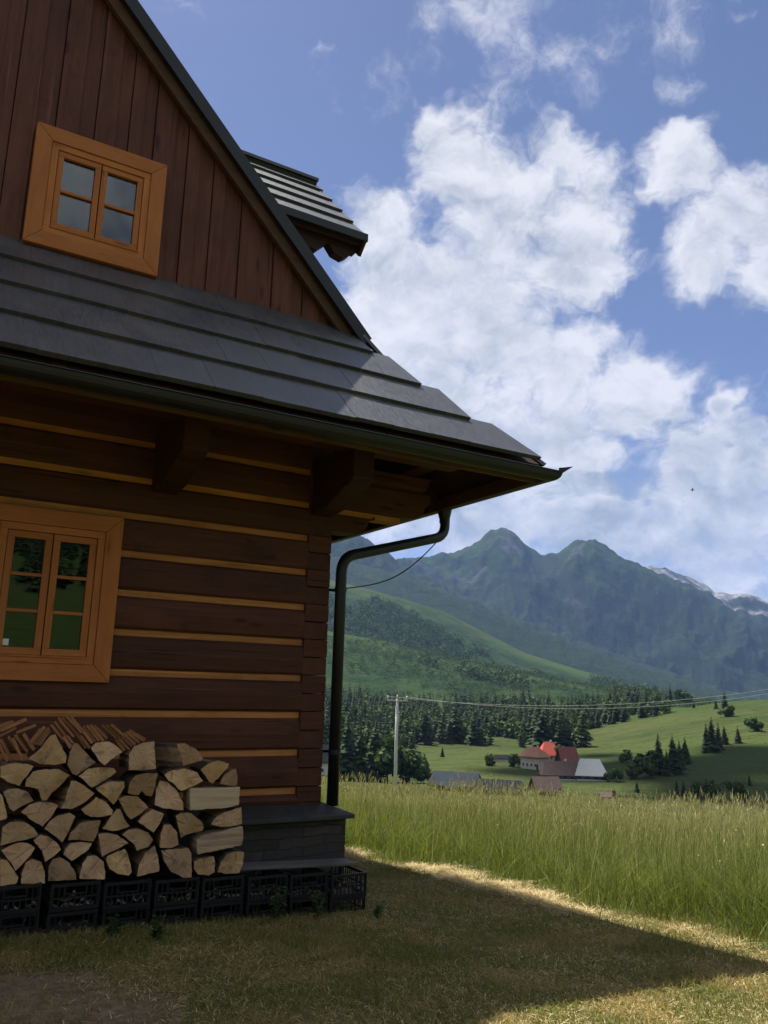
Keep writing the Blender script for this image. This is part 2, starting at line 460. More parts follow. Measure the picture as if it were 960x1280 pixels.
# ---- board cladding of the gable
m = MB(); x = -4.3; k = 0
while x < 3.42:
    w = random.uniform(.10, .19); x2 = min(x+w, 3.46)
    d = (k % 2)*.016+random.uniform(-.003, .003)
    def ztop(xx): return 3.208+TAN*(3.59-xx)-.16 if xx > XM else 3.208+TAN*(3.59-(2*XM-xx))-.16
    zb = 3.30+random.uniform(-.01, .015)
    a, b = x+.003, x2-.003+(.012 if k % 2 else 0)
    if min(ztop(a), ztop(b)) > zb+.02:
        m.prism([(a, zb), (b, zb), (b, ztop(b)), (a, ztop(a))], YW-.02+d*-1, YW+.03)
    x = x2; k += 1
m.prism([(-4.3, 3.31), (3.1, 3.31), (XM, 3.31+3.85)], YW+.032, YW+.06)
cpart(m, 'gable_cladding', M['board'], at=(0, YW, 3.3), bevel=.003)

# ---- roofs: shingle courses laid as overlapping tiles
def courses(name, P0, U, S, N, levels, span, over=.05, th=.038, tw=.26, mat='shingle', seed=1, gap=.0012):
    """P0 + u*U + s*S (+ n*N). levels: slope distances of the course lower edges, rising;
    span(s) -> (u0, u1) limits at slope distance s."""
    rg = random.Random(seed)
    V = []; F = []; tint = []
    for i in range(len(levels)-1):
        s0, s1 = levels[i], levels[i+1]+over
        lo = span(s0); hi = span(min(s1, levels[-1]))
        u = lo[0]-rg.uniform(0, tw); 
        while u < lo[1]:
            u2 = u+tw*rg.uniform(.85, 1.15)
            if lo[1]-u2 < .08: u2 = lo[1]+1
            a, b = max(u, lo[0]), min(u2, lo[1]); a2, b2 = max(u, hi[0]), min(u2, hi[1])
            if u2 >= lo[1]: b2 = hi[1]
            if u <= lo[0]: a2 = hi[0]
            if b-a > .03 and b2 > a2:
                dz = rg.uniform(-.002, .002); ds = rg.uniform(-.004, .004)
                n0, n1 = th+dz, .006+dz
                q = [(a+gap/2, s0+ds, n0-th*.96), (b-gap/2, s0+ds, n0-th*.96), (b2-gap/2, s1, -.03), (a2+gap/2, s1, -.03),
                     (a+gap/2, s0+ds, n0), (b-gap/2, s0+ds, n0), (b2-gap/2, s1, n1), (a2+gap/2, s1, n1)]
                base = len(V); tv = rg.random()
                for (pu, ps, pn) in q:
                    V.append(P0+U*pu+S*ps+N*pn); tint.append(tv)
                F += [tuple(base+j for j in f) for f in [(0,3,2,1),(4,5,6,7),(0,1,5,4),(1,2,6,5),(2,3,7,6),(3,0,4,7)]]
            u = u2
    o = tri_mesh(name, np.array([tuple(v) for v in V]), F, M[mat], attrs={'tint': tint}, quads=True)
    return o
def adopt(o, parent, at, parent_at):
    o.parent = parent; o.location = -Vector(parent_at); o['world_at'] = tuple(at)
    # vertices are in world space: shift them so that the origin sits on the part
    at = Vector(at); n = len(o.data.vertices); co = np.empty(n*3, np.float32)
    o.data.vertices.foreach_get('co', co); co = co.reshape(-1, 3)-np.array(at, np.float32)
    o.data.vertices.foreach_set('co', co.ravel()); o.location = at-Vector(parent_at)
    return o
CB = (XC, YW, -1.65)
cs, sn = 1/math.hypot(1, TAN), TAN/math.hypot(1, TAN)
# front skirt roof under the gable
P0 = Vector((0, YE+.05, ZE+.05)); S = Vector((0, cs, sn)); U = Vector((1, 0, 0)); N = Vector((0, -sn, cs))
Lsk = (6.62-YE-.05)/cs
lev = [.03, .03+.335/cs, .03+.68/cs, .03+1.02/cs, Lsk]
hipx = lambda s: (10.044-(YE+.05+s*cs))-.0
sk = courses('skirt_roof', P0, U, S, N, lev, lambda s: (2*XM-hipx(s), hipx(s)), seed=3, tw=.36)
adopt(sk, cottage, (0, 5.9, 2.6), CB)
m = MB()    # boarding under the skirt
m.add([P0+Vector((2*XM-XE+.16, .08, .01)), P0+Vector((XE-.16, .08, .01)), Vector((3.44, 6.58, 3.28)), Vector((2*XM-3.44, 6.58, 3.28)),
       P0+Vector((2*XM-XE+.16, .08, -.015)), P0+Vector((XE-.16, .08, -.015)), Vector((3.44, 6.58, 3.25)), Vector((2*XM-3.44, 6.58, 3.25))],
      [(0,3,2,1),(4,5,6,7),(0,1,5,4),(1,2,6,5),(2,3,7,6),(3,0,4,7)])
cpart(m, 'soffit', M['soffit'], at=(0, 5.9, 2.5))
# big right-hand slope and its mirror image
for side in (1, -1):
    zr = 6.924-TAN*XM
    Lm = (zr-ZE)/sn
    P0r = Vector((XM+side*(XE-.05-XM), 0, ZE+.05)); Sr = Vector((-side*cs, 0, sn)); Ur = Vector((0, 1, 0)); Nr = Vector((side*sn, 0, cs))
    def spanr(s):
        x = XE-.05-s*cs
        y0 = 10.044-x+.004 if 10.044-x < 6.43 else 6.43
        return (y0, YB+.35)
    levr = [.03+i*.335/cs for i in range(int((Lm-.1)/(.335/cs))+1)]+[Lm-.02]
    mr = courses('main_roof', P0r, Ur, Sr, Nr, levr, spanr, seed=5+side, tw=.3)
    adopt(mr, cottage, (XM+side*2.5, 10, 4.5), CB)
    m = MB()
    q = [(XM+side*(XE-.07-XM), 5.36), (XM+side*(3.62-XM), 6.47), (XM, 6.47), (XM, YB+.3), (XM+side*(XE-.07-XM), YB+.3)]
    zz = lambda x: 6.924-TAN*(XM+abs(x-XM))
    top = [(x, y, zz(x)-.035) for x, y in q]; bot = [(x, y, zz(x)-.10) for x, y in q]
    n = len(q); m.add(top+bot, [tuple(range(n)), tuple(range(2*n-1, n-1, -1))]+[(i, (i+1) % n, n+(i+1) % n, n+i) for i in range(n)])
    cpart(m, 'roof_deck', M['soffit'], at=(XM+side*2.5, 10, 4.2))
    # barge board following the verge
    m = MB(); a = Vector((XM+side*(3.50-XM), 6.50, 6.924-TAN*3.50-.125)); b = Vector((XM, 6.50, 6.924-TAN*XM-.125))
    m.bar(a, b, .05, .15, (0, 0, 1))
    cpart(m, 'bargeboard', M['barge'], at=a)
    # dark metal drip edge of the verge
    m = MB(); a = Vector((XM+side*(3.585-XM), 6.425, 6.924-TAN*3.585-.012)); b = Vector((XM, 6.425, 6.924-TAN*XM-.012))
    m.bar(a, b, .03, .115, (0, 0, 1))
    cpart(m, 'verge_trim', M['gutter'], at=a)
m = MB()
m.bar((XM, 6.40, 6.924-TAN*XM+.05), (XM, YB+.36, 6.924-TAN*XM+.05), .3, .06)
cpart(m, 'ridge_cap', M['shingle'], at=(XM, 6.4, 7.5))
# ---- timbers under the eaves
for x in (-3.05, -.6, 1.83, 3.27):
    m = MB(); w = .1
    pr = [(5.84, 1.95), (5.84, 1.70), (5.92, 1.655), (6.02, 1.64), (6.10, 1.60), (6.30, 1.53), (6.62, 1.50), (6.62, 2.02)]
    v = [(x-w, y, z) for y, z in pr]+[(x+w, y, z) for y, z in pr]; n = len(pr)
    m.add(v, [tuple(range(n)), tuple(range(2*n-1, n-1, -1))]+[(i, (i+1) % n, n+(i+1) % n, n+i) for i in range(n)])
    cpart(m, 'beam', M['log_y'], at=(x, 5.84, 1.8), bevel=.01)
m = MB(); m.box((2*XM-4.3, 5.86, 1.955), (4.3, 6.04, 2.13))
cpart(m, 'eave_plate', M['log'], at=(0, 5.95, 2.04), bevel=.008)
m = MB(); m.box((4.12, 6.045, 2.035), (4.30, YB, 2.2))
cpart(m, 'eave_plate', M['log_y'], at=(4.2, 6.05, 2.1), bevel=.008)
x = -5.0
while x < 3.3:
    m = MB(); m.bar((x, 5.30, ZE+.05+.08*TAN-.155), (x, 6.56, ZE+.05+1.34*TAN-.155), .09, .13, (0, -1, 1))
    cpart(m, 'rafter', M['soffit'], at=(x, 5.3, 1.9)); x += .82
y = 6.9
while y < YB:
    m = MB(); m.bar((4.76, y, ZE+.05+.06*TAN-.155), (3.45, y, ZE+.05+1.37*TAN-.155), .09, .13, (1, 0, 1))
    cpart(m, 'rafter', M['soffit'], at=(4.7, y, 1.9)); y += .82
m = MB(); m.bar((4.62, 5.42, ZE+.06), (3.45, 6.59, ZE+1.23*TAN), .1, .13)
cpart(m, 'hip_rafter', M['barge'], at=(4.7, 5.3, 1.9))
# fascia boards behind the gutters
m = MB(); m.box((2*XM-4.78, 5.335, 1.78), (4.70, 5.36, 1.90)); cpart(m, 'fascia', M['barge'], at=(0, 5.34, 1.8))
m = MB(); m.box((4.69, 5.362, 1.78), (4.715, YB+.3, 1.90)); cpart(m, 'fascia', M['barge'], at=(4.7, 5.4, 1.8))
# ---- half-round gutters
def gutter(a, b, axis, tip=True):
    m = MB(); R = .075; seg = 10
    prof = []
    for k in range(seg+1):
        t = math.pi*(1+k/seg); prof.append((R*math.cos(t), R*math.sin(t)))
    prof = [(-R-.004, .012), (-R-.012, .004)]+prof+[(R, .05)]
    inner = [(u*.93, v*.93+.004) for u, v in prof[2:-1]][::-1]
    prof2 = prof+[(R*.93, .05)]+inner
    n = len(prof2)
    for q, t in ((a, 0), (b, 1)):
        for u, v in prof2:
            # mitre at the corner end: the lip of each run reaches the common tip
            off = u if (t == 1 and tip) else 0
            if axis == 'X': m.v.append((q[0]-off, q[1]+u, q[2]+v))
            else: m.v.append((q[0]-u, q[1]+off, q[2]+v))
    m.f += [(i, (i+1) % n, n+(i+1) % n, n+i) for i in range(n)]; m.m += [0]*n
    return m
gx, gy, gz = XE-.075, YE+.085, ZE-.012
m = gutter((2*XM-gx-.1, gy, gz), (gx, gy, gz), 'X')
g1 = cpart(m, 'gutter', M['gutter'], at=(0, gy, gz))
m = gutter((gx, YB+.3, gz), (gx, gy, gz), 'Y')
m.v = [(x, y, z) for x, y, z in m.v]
g2 = cpart(m, 'gutter', M['gutter'], at=(gx, 10, gz))
m = MB(); m.add([(gx+.02, gy-.085, gz+.03), (gx+.085, gy-.02, gz+.03), (gx+.14, gy-.14, gz+.05), (gx+.02, gy-.085, gz-.012), (gx+.085, gy-.02, gz-.012)],
                [(0,1,2), (3,0,2), (1,4,2), (4,3,2), (0,3,4,1)])
cpart(m, 'gutter_tip', M['gutter'], g2, at=(gx, gy, gz))
# ---- downpipe swinging back to the corner
def smooth_path(pts, r=.16, k=6):
    out = [Vector(pts[0])]
    for i in range(1, len(pts)-1):
        p = Vector(pts[i]); a = (Vector(pts[i-1])-p); b = (Vector(pts[i+1])-p)
        ra = min(r, a.length*.45); rb = min(r, b.length*.45)
        A = p+a.normalized()*ra; B = p+b.normalized()*rb
        for q in range(k+1):
            t = q/k; out.append(A*(1-t)**2+p*2*t*(1-t)+B*t*t)
    return out+[Vector(pts[-1])]
pp = smooth_path([(4.80, 6.85, 1.84), (4.80, 6.83, 1.53), (3.475, 6.56, 1.145), (3.475, 6.56, -.99)], .15)
m = MB(); m.tube(pp, .05, 14)
dp = cpart(m, 'downpipe', M['gutter'], at=(3.475, 6.56, 0), smooth=True)
m = MB(); m.tube([(4.80, 6.85, 1.86), (4.80, 6.85, 1.80), (4.80, 6.845, 1.71), (4.80, 6.845, 1.67)], [.075, .075, .054, .054], 14)
cpart(m, 'outlet', M['gutter'], dp, at=(4.8, 6.85, 1.8))
for z in (.85, -.55):
    m = MB(); m.tube([(3.475, 6.56, z-.02), (3.475, 6.56, z+.02)], .056, 14); m.box((3.38, 6.64, z-.012), (3.475, 6.66, z+.012)); m.box((3.468, 6.6, z-.012), (3.482, 6.66, z+.012))
    cpart(m, 'bracket', M['gutter'], dp, at=(3.475, 6.56, z))
m = MB(); cp = []
for k in range(15):
    t = k/14; a = Vector((4.70, 6.86, 1.45)); b = Vector((3.50, 6.58, .86))
    p = a.lerp(b, t); p.z -= .16*math.sin(math.pi*t)*(1-.35*t); cp.append(p)
m.tube(cp, .006, 6); cpart(m, 'cable', M['cable'], at=(4, 6.7, 1))
# ---- dormer on the right-hand slope
DYE, DXE, DZE = 7.5, 4.135, 4.965
dt = 1.02; dcs, dsn = 1/math.hypot(1, dt), dt/math.hypot(1, dt)
DW = 1.46
def dpos(y): return (DXE-.9, y, DZE)
for side in (1, -1):
    ym = DYE+DW
    P0d = Vector((0, ym-side*DW, DZE)); Sd = Vector((0, side*dcs, dsn)); Nd = Vector((0, -side*dsn, dcs)); Ud = Vector((1, 0, 0))
    Ld = DW/dcs
    ld = [0.0]+[Ld*(i+.25)/5.0 for i in range(1, 5)]+[Ld]
    d = courses('dormer_roof', P0d, Ud, Sd, Nd, ld, lambda s: (.4, DXE), seed=9+side, tw=.34, th=.042)
    adopt(d, cottage, (3, ym-side*.7, 5.6), CB)
    m = MB()
    q0 = Vector((.6, ym-side*(DW-.02), DZE-.03)); q1 = Vector((.6, ym, DZE+DW*dt-.03))
    e = Vector((DXE-.62, 0, 0)); h = Vector((0, 0, -.07))
    m.add([q0, q0+e, q1+e, q1, q0+h, q0+e+h, q1+e+h, q1+h], [(0,3,2,1),(4,5,6,7),(0,1,5,4),(1,2,6,5),(2,3,7,6),(3,0,4,7)])
    cpart(m, 'dormer_soffit', M['soffit'], at=(2, ym, 5.5))
    m = MB(); m.bar(Vector((DXE-.05, ym-side*(DW+.0), DZE-.12)), Vector((DXE-.05, ym-side*.01, DZE+DW*dt-.12)), .035, .2, (0, 0, 1))
    cpart(m, 'bargeboard', M['soffit'], at=(DXE, ym-side*DW, DZE))
    # carved purlin and stepped bracket ends below the eave
    yy = ym-side*(DW-.16)
    m = MB()
    pr = [(1.2, 4.72), (3.50, 4.72), (3.56, 4.70), (3.66, 4.80), (3.70, 4.84), (3.78, 4.74), (3.90, 4.71), (3.97, 4.76), (3.99, 4.84), (4.06, 4.83), (4.07, 4.95), (1.2, 4.95)]
    m.prism(pr, yy-.06, yy+.06); cpart(m, 'purlin', M['soffit'], at=(3, yy, 4.8))
    m = MB(); m.box((1.6, yy+side*.10, 2.9), (3.05, yy+side*.2, 4.95)); cpart(m, 'dormer_cheek', M['board'], at=(2, yy, 4))
    m = MB(); m.box((.4, ym-side*(DW+.045)-.02, DZE-.06), (DXE-.02, ym-side*(DW+.045)+.02, DZE+.03)); cpart(m, 'dormer_eave_trim', M['gutter'], at=(2, ym-side*DW, DZE))
ym = DYE+DW
m = MB(); m.prism([(0, 0), (2*(DW-.3), 0), (2*(DW-.3), 2.0), (DW-.3, 2.0+1.1), (0, 2.0)], 0, .08)
m.v = [(3.0+y, DYE+.3+x, 3.0+z) for x, y, z in m.v]
cpart(m, 'dormer_front', M['board'], at=(3, ym, 4))
m = MB(); m.bar((.4, ym, DZE+DW*dt+.05), (DXE+.01, ym, DZE+DW*dt+.05), .16, .04)
cpart(m, 'dormer_ridge_cap', M['shingle'], at=(2, ym, 6.4))
# ------------------------------------------------------------------ firewood
def end_grain():
    t = NT('firewood end grain'); o = t.obj(); r = t.rand()
    s = t.n('ShaderNodeSeparateXYZ', inp={0: o})
    off = t.n('ShaderNodeCombineXYZ', inp={0: t.math('MULTIPLY', r, 91.0), 1: t.math('MULTIPLY', r, 33.0), 2: t.math('MULTIPLY', r, 57.0)}).outputs[0]
    v = t.vmath('ADD', o, off)
    # growth rings about a pith that lies off the piece
    px = t.math('ADD', s.outputs[0], t.mr(r, 0, 1, -.12, .12, False)); pz = t.math('ADD', s.outputs[2], .10)
    d = t.math('SQRT', t.math('ADD', t.math('MULTIPLY', px, px), t.math('MULTIPLY', pz, pz)))
    d = t.math('ADD', d, t.math('MULTIPLY', t.noise(v, 9, 3), .018))
    ring = t.math('SINE', t.math('MULTIPLY', d, 520.0))
    n1 = t.noise(v, 5.5, 5, .6); n2 = t.noise(v, 22, 5, .65); n3 = t.noise(t.vmath('ADD', v, (7, 3, 1)), 7.5, 4, .6)
    col = t.mix(t.mr(n1, .3, .7), (.45,.265,.12), (.68,.46,.25))
    col = t.mix(t.math('MULTIPLY', t.mr(ring, .1, 1), .30), col, (.25,.13,.055))
    col = t.mix(t.mr(n2, .5, .72, 0, .5), col, (.28,.16,.075))
    col = t.mix(t.mr(n3, .56, .70, 0, .75), col, (.13,.105,.085))
    ang = t.math('ARCTAN2', pz, px)
    cr = t.noise(t.n('ShaderNodeCombineXYZ', inp={0: t.math('MULTIPLY', ang, 9.0), 1: t.math('MULTIPLY', d, 2.0), 2: t.math('MULTIPLY', r, 40.0)}).outputs[0], 2.2, 3, .6)
    col = t.mix(t.mr(cr, .64, .70, 0, .75), col, (.09,.05,.025))
    k = t.mr(r, 0, 1, .62, 1.12, False)
    col = t.mix(1.0, col, t.n('ShaderNodeCombineColor', inp={0: k, 1: k, 2: t.math('MULTIPLY', k, t.mr(t.math('FRACT', t.math('MULTIPLY', r, 13.0)), 0, 1, .85, 1.1, False))}).outputs[0], 'MULTIPLY')
    t.bsdf(col, .85, t.bump(t.math('ADD', n2, t.math('MULTIPLY', cr, -1.2)), .5, .006), spec=.15)
    return t.mat
M['end'] = end_grain()
M['split'] = wood('split firewood side', (.17,.10,.05), (.38,.25,.14), 'Y', False, .85, streak=22)
M['bark'] = wood('grey brown bark', (.05,.037,.027), (.13,.10,.075), 'Y', False, .9, streak=8)
M['billet'] = wood('split firewood lying crosswise', (.42,.30,.16), (.68,.53,.32), 'X', False, .8, streak=26)
M['billet_streaky'] = wood('streaky split firewood', (.22,.13,.07), (.62,.47,.30), 'X', False, .8, streak=20)
M['kindling'] = wood('reddish kindling', (.20,.085,.035), (.42,.20,.085), 'X', False, .8, streak=16)

WOOD = [
 ('split log cut off by the photo edge, leftmost in the bottom row', [(0.818,-1.107),(0.858,-1.118),(0.94,-1.229),(0.931,-1.264),(0.836,-1.267)]),
 ('round-topped split log, second from left in the bottom row', [(0.959,-1.267),(0.959,-1.196),(0.972,-1.142),(1.014,-1.125),(1.064,-1.144),(1.095,-1.207),(1.103,-1.279)]),
 ('broad dome-shaped split log, third from left in the bottom row', [(1.117,-1.265),(1.113,-1.177),(1.131,-1.133),(1.175,-1.125),(1.237,-1.162),(1.285,-1.231),(1.292,-1.272)]),
 ('dome-shaped split log, fourth from left in the bottom row', [(1.308,-1.265),(1.316,-1.176),(1.345,-1.129),(1.401,-1.129),(1.453,-1.17),(1.471,-1.238),(1.472,-1.282)]),
 ('leaning quarter log, fifth from left in the bottom row', [(1.469,-1.163),(1.474,-1.139),(1.585,-1.1),(1.61,-1.135),(1.647,-1.252),(1.631,-1.274),(1.551,-1.257),(1.499,-1.223)]),
 ('tall upright quarter log, sixth from left in the bottom row', [(1.689,-1.289),(1.697,-1.214),(1.727,-1.144),(1.792,-1.097),(1.826,-1.181),(1.837,-1.267)]),
 ('large quarter log with its rounded side down, beneath the small half log', [(1.831,-1.127),(1.899,-1.125),(2.021,-1.123),(2.047,-1.163),(2.062,-1.32),(2.009,-1.319),(1.912,-1.273),(1.853,-1.192)]),
 ('small blocky split log, second from right in the bottom row', [(2.065,-1.213),(2.095,-1.205),(2.21,-1.192),(2.223,-1.228),(2.224,-1.299),(2.181,-1.318),(2.102,-1.303),(2.068,-1.26)]),
 ('blocky split log with a knot, rightmost in the bottom row', [(2.244,-1.3),(2.266,-1.232),(2.303,-1.185),(2.368,-1.171),(2.437,-1.18),(2.433,-1.262),(2.408,-1.319),(2.318,-1.317)]),
 ('fan-shaped wedge pointing down between the two leftmost bottom logs', [(0.819,-1.06),(0.871,-1.035),(0.924,-1.02),(0.98,-1.03),(1.02,-1.058),(1.0,-1.097),(0.961,-1.141),(0.917,-1.19),(0.883,-1.135)]),
 ('crooked wedge pointing down above the dome-shaped third bottom log', [(1.0,-1.009),(1.038,-0.976),(1.097,-0.996),(1.146,-1.034),(1.177,-1.077),(1.131,-1.117),(1.085,-1.146),(1.06,-1.077)]),
 ('flat lens-shaped split log above the fourth bottom log', [(1.193,-1.109),(1.199,-1.08),(1.234,-1.043),(1.291,-1.039),(1.371,-1.052),(1.351,-1.089),(1.284,-1.136),(1.249,-1.153)]),
 ('pale triangular split log pointing right above the leaning quarter log', [(1.403,-0.996),(1.457,-0.993),(1.528,-1.01),(1.605,-1.066),(1.536,-1.097),(1.438,-1.139),(1.419,-1.069)]),
 ('crooked forked split log with a reddish end, above the tall upright quarter', [(1.56,-1.012),(1.598,-0.982),(1.667,-0.98),(1.738,-1.008),(1.778,-1.06),(1.747,-1.102),(1.697,-1.113),(1.671,-1.124),(1.653,-1.084),(1.605,-1.047)]),
 ('small upright half log standing on the large quarter log', [(1.82,-1.109),(1.817,-1.028),(1.834,-0.961),(1.886,-0.963),(1.934,-1.018),(1.95,-1.1),(1.899,-1.116)]),
 ('wide split log with a reddish strip of bark on top, at the left edge', [(0.809,-1.031),(0.811,-0.921),(0.856,-0.893),(0.934,-0.898),(0.999,-0.938),(1.033,-0.984),(1.009,-0.997),(0.9,-1.014)]),
 ('grey split log with a dark round heart, tilted to the right', [(1.064,-0.948),(1.09,-0.904),(1.142,-0.868),(1.212,-0.855),(1.25,-0.88),(1.227,-0.941),(1.208,-0.994),(1.183,-1.038),(1.122,-0.989)]),
 ('large pale quarter log right of the dark-hearted log', [(1.214,-1.024),(1.224,-0.976),(1.281,-0.924),(1.346,-0.911),(1.412,-0.91),(1.401,-0.984),(1.377,-1.044),(1.29,-1.027)]),
 ('small triangular split log with a pointed top, mid pile', [(1.428,-0.968),(1.468,-0.909),(1.513,-0.847),(1.537,-0.848),(1.57,-0.913),(1.612,-0.961),(1.543,-0.984),(1.491,-0.985)]),
 ('squarish kite-shaped split log standing on its corner, mid pile', [(1.656,-0.931),(1.697,-0.887),(1.751,-0.856),(1.831,-0.89),(1.807,-0.956),(1.768,-1.008),(1.714,-0.974)]),
 ('rounded quarter log left of the two crosswise billets', [(1.917,-0.91),(1.957,-0.891),(2.032,-0.898),(2.111,-0.957),(2.135,-1.001),(2.125,-1.02),(2.005,-1.041),(1.969,-1.06),(1.949,-0.999)]),
 ('dark grey split log between the two crosswise billets', [(2.181,-0.982),(2.198,-0.946),(2.269,-0.906),(2.404,-0.874),(2.416,-0.99),(2.336,-1.002),(2.256,-1.004)]),
 ('narrow sliver of split log at the left edge below the fan-shaped log', [(0.774,-0.717),(0.789,-0.729),(0.834,-0.863),(0.829,-0.876),(0.793,-0.885)]),
 ('wedge with a grey stained tip, second from left edge in the fourth row', [(0.793,-0.711),(0.819,-0.696),(0.88,-0.693),(0.943,-0.718),(0.981,-0.772),(0.923,-0.799),(0.868,-0.833),(0.842,-0.813)]),
 ('wide fan-shaped wedge with its point down, left part of the pile', [(0.908,-0.834),(0.956,-0.792),(1.017,-0.78),(1.099,-0.789),(1.136,-0.807),(1.104,-0.867),(1.05,-0.933),(0.983,-0.892)]),
 ('large triangular split log leaning right, below the widest log', [(1.153,-0.829),(1.17,-0.79),(1.197,-0.654),(1.227,-0.655),(1.288,-0.689),(1.353,-0.739),(1.298,-0.792),(1.22,-0.834)]),
 ('triangular split log with a yellowish heart, mid pile', [(1.275,-0.836),(1.336,-0.794),(1.367,-0.761),(1.436,-0.798),(1.487,-0.854),(1.483,-0.883),(1.412,-0.891),(1.345,-0.888),(1.302,-0.866)]),
 ('pale half log with its point down, right of the yellow-hearted log', [(1.512,-0.781),(1.56,-0.764),(1.637,-0.767),(1.694,-0.814),(1.721,-0.846),(1.657,-0.892),(1.611,-0.918),(1.572,-0.876)]),
 ('big upright half log with a tall straight left side, left of the pale billet', [(1.769,-0.833),(1.769,-0.73),(1.791,-0.672),(1.844,-0.683),(1.911,-0.736),(1.963,-0.824),(1.971,-0.875),(1.897,-0.868),(1.823,-0.856)]),
 ('flat-topped split log at the left edge below the kindling', [(0.755,-0.552),(0.816,-0.537),(0.911,-0.539),(0.954,-0.555),(0.93,-0.6),(0.897,-0.645),(0.883,-0.676),(0.829,-0.658),(0.762,-0.617)]),
 ('widest fan-shaped log, in the left part of the upper pile', [(0.915,-0.68),(0.918,-0.634),(0.952,-0.589),(1.028,-0.575),(1.11,-0.577),(1.184,-0.617),(1.134,-0.679),(1.083,-0.724),(1.055,-0.772),(1.028,-0.771),(0.996,-0.699)]),
 ('long leaf-shaped split log with a rounded right end', [(1.243,-0.627),(1.298,-0.581),(1.382,-0.574),(1.468,-0.581),(1.488,-0.606),(1.454,-0.636),(1.39,-0.675),(1.334,-0.704),(1.291,-0.666)]),
 ('triangular wedge with its point down below the leaf-shaped log', [(1.357,-0.707),(1.428,-0.67),(1.537,-0.665),(1.544,-0.703),(1.518,-0.752),(1.482,-0.815),(1.437,-0.772),(1.391,-0.738)]),
 ('notched quarter log with dark stains below its rounded upper left edge', [(1.571,-0.745),(1.58,-0.671),(1.613,-0.632),(1.69,-0.617),(1.767,-0.619),(1.758,-0.708),(1.738,-0.774),(1.695,-0.764),(1.665,-0.731),(1.646,-0.762)]),
 ('broad half log with a nicked bark edge, under the topmost right log', [(1.817,-0.634),(1.86,-0.608),(1.97,-0.597),(2.056,-0.624),(2.104,-0.685),(2.055,-0.711),(1.946,-0.747),(1.896,-0.702),(1.847,-0.674)]),
 ('orange-brown tilted split log near the upper right end of the pile', [(2.074,-0.605),(2.128,-0.564),(2.202,-0.543),(2.289,-0.569),(2.281,-0.598),(2.226,-0.651),(2.172,-0.704),(2.146,-0.692),(2.115,-0.649)]),
 ('small pale wedge at the upper right corner of the pile', [(2.222,-0.704),(2.256,-0.646),(2.311,-0.614),(2.343,-0.605),(2.359,-0.656),(2.359,-0.721),(2.296,-0.723)]),
 ('tall triangular split log at the top of the pile, amid the kindling', [(0.92,-0.509),(0.985,-0.447),(1.04,-0.365),(1.071,-0.357),(1.107,-0.42),(1.155,-0.497),(1.153,-0.542),(1.091,-0.554),(0.996,-0.547)]),
 ('grey-stained kite-shaped split log, second of the top row', [(1.165,-0.556),(1.17,-0.472),(1.189,-0.417),(1.209,-0.414),(1.283,-0.483),(1.346,-0.543),(1.278,-0.587),(1.232,-0.623),(1.201,-0.612)]),
 ('fan-shaped half log with its arched side up, third of the top row', [(1.306,-0.449),(1.335,-0.415),(1.418,-0.407),(1.471,-0.436),(1.516,-0.476),(1.46,-0.514),(1.407,-0.563),(1.364,-0.531)]),
 ('upright quarter log with a straight right side, fourth of the top row', [(1.562,-0.596),(1.553,-0.494),(1.586,-0.437),(1.655,-0.413),(1.721,-0.404),(1.735,-0.497),(1.752,-0.59),(1.653,-0.6)]),
 ('topmost right log turned to show its dark long side', [(1.903,-0.431),(1.957,-0.424),(2.026,-0.46),(2.08,-0.528),(2.067,-0.542),(1.953,-0.58),(1.945,-0.528)]),
]
BILLETS = [
 ('pale smooth billet lying crosswise near the right end of the pile', [(2.001,-0.766),(2.004,-0.731),(2.176,-0.733),(2.378,-0.733),(2.377,-0.856),(2.286,-0.872),(2.012,-0.877)]),
 ('streaky billet lying crosswise below the dark grey split log', [(2.077,-1.079),(2.124,-1.057),(2.297,-1.025),(2.415,-1.004),(2.426,-1.081),(2.416,-1.133),(2.208,-1.16),(2.092,-1.175),(2.079,-1.13)]),
]
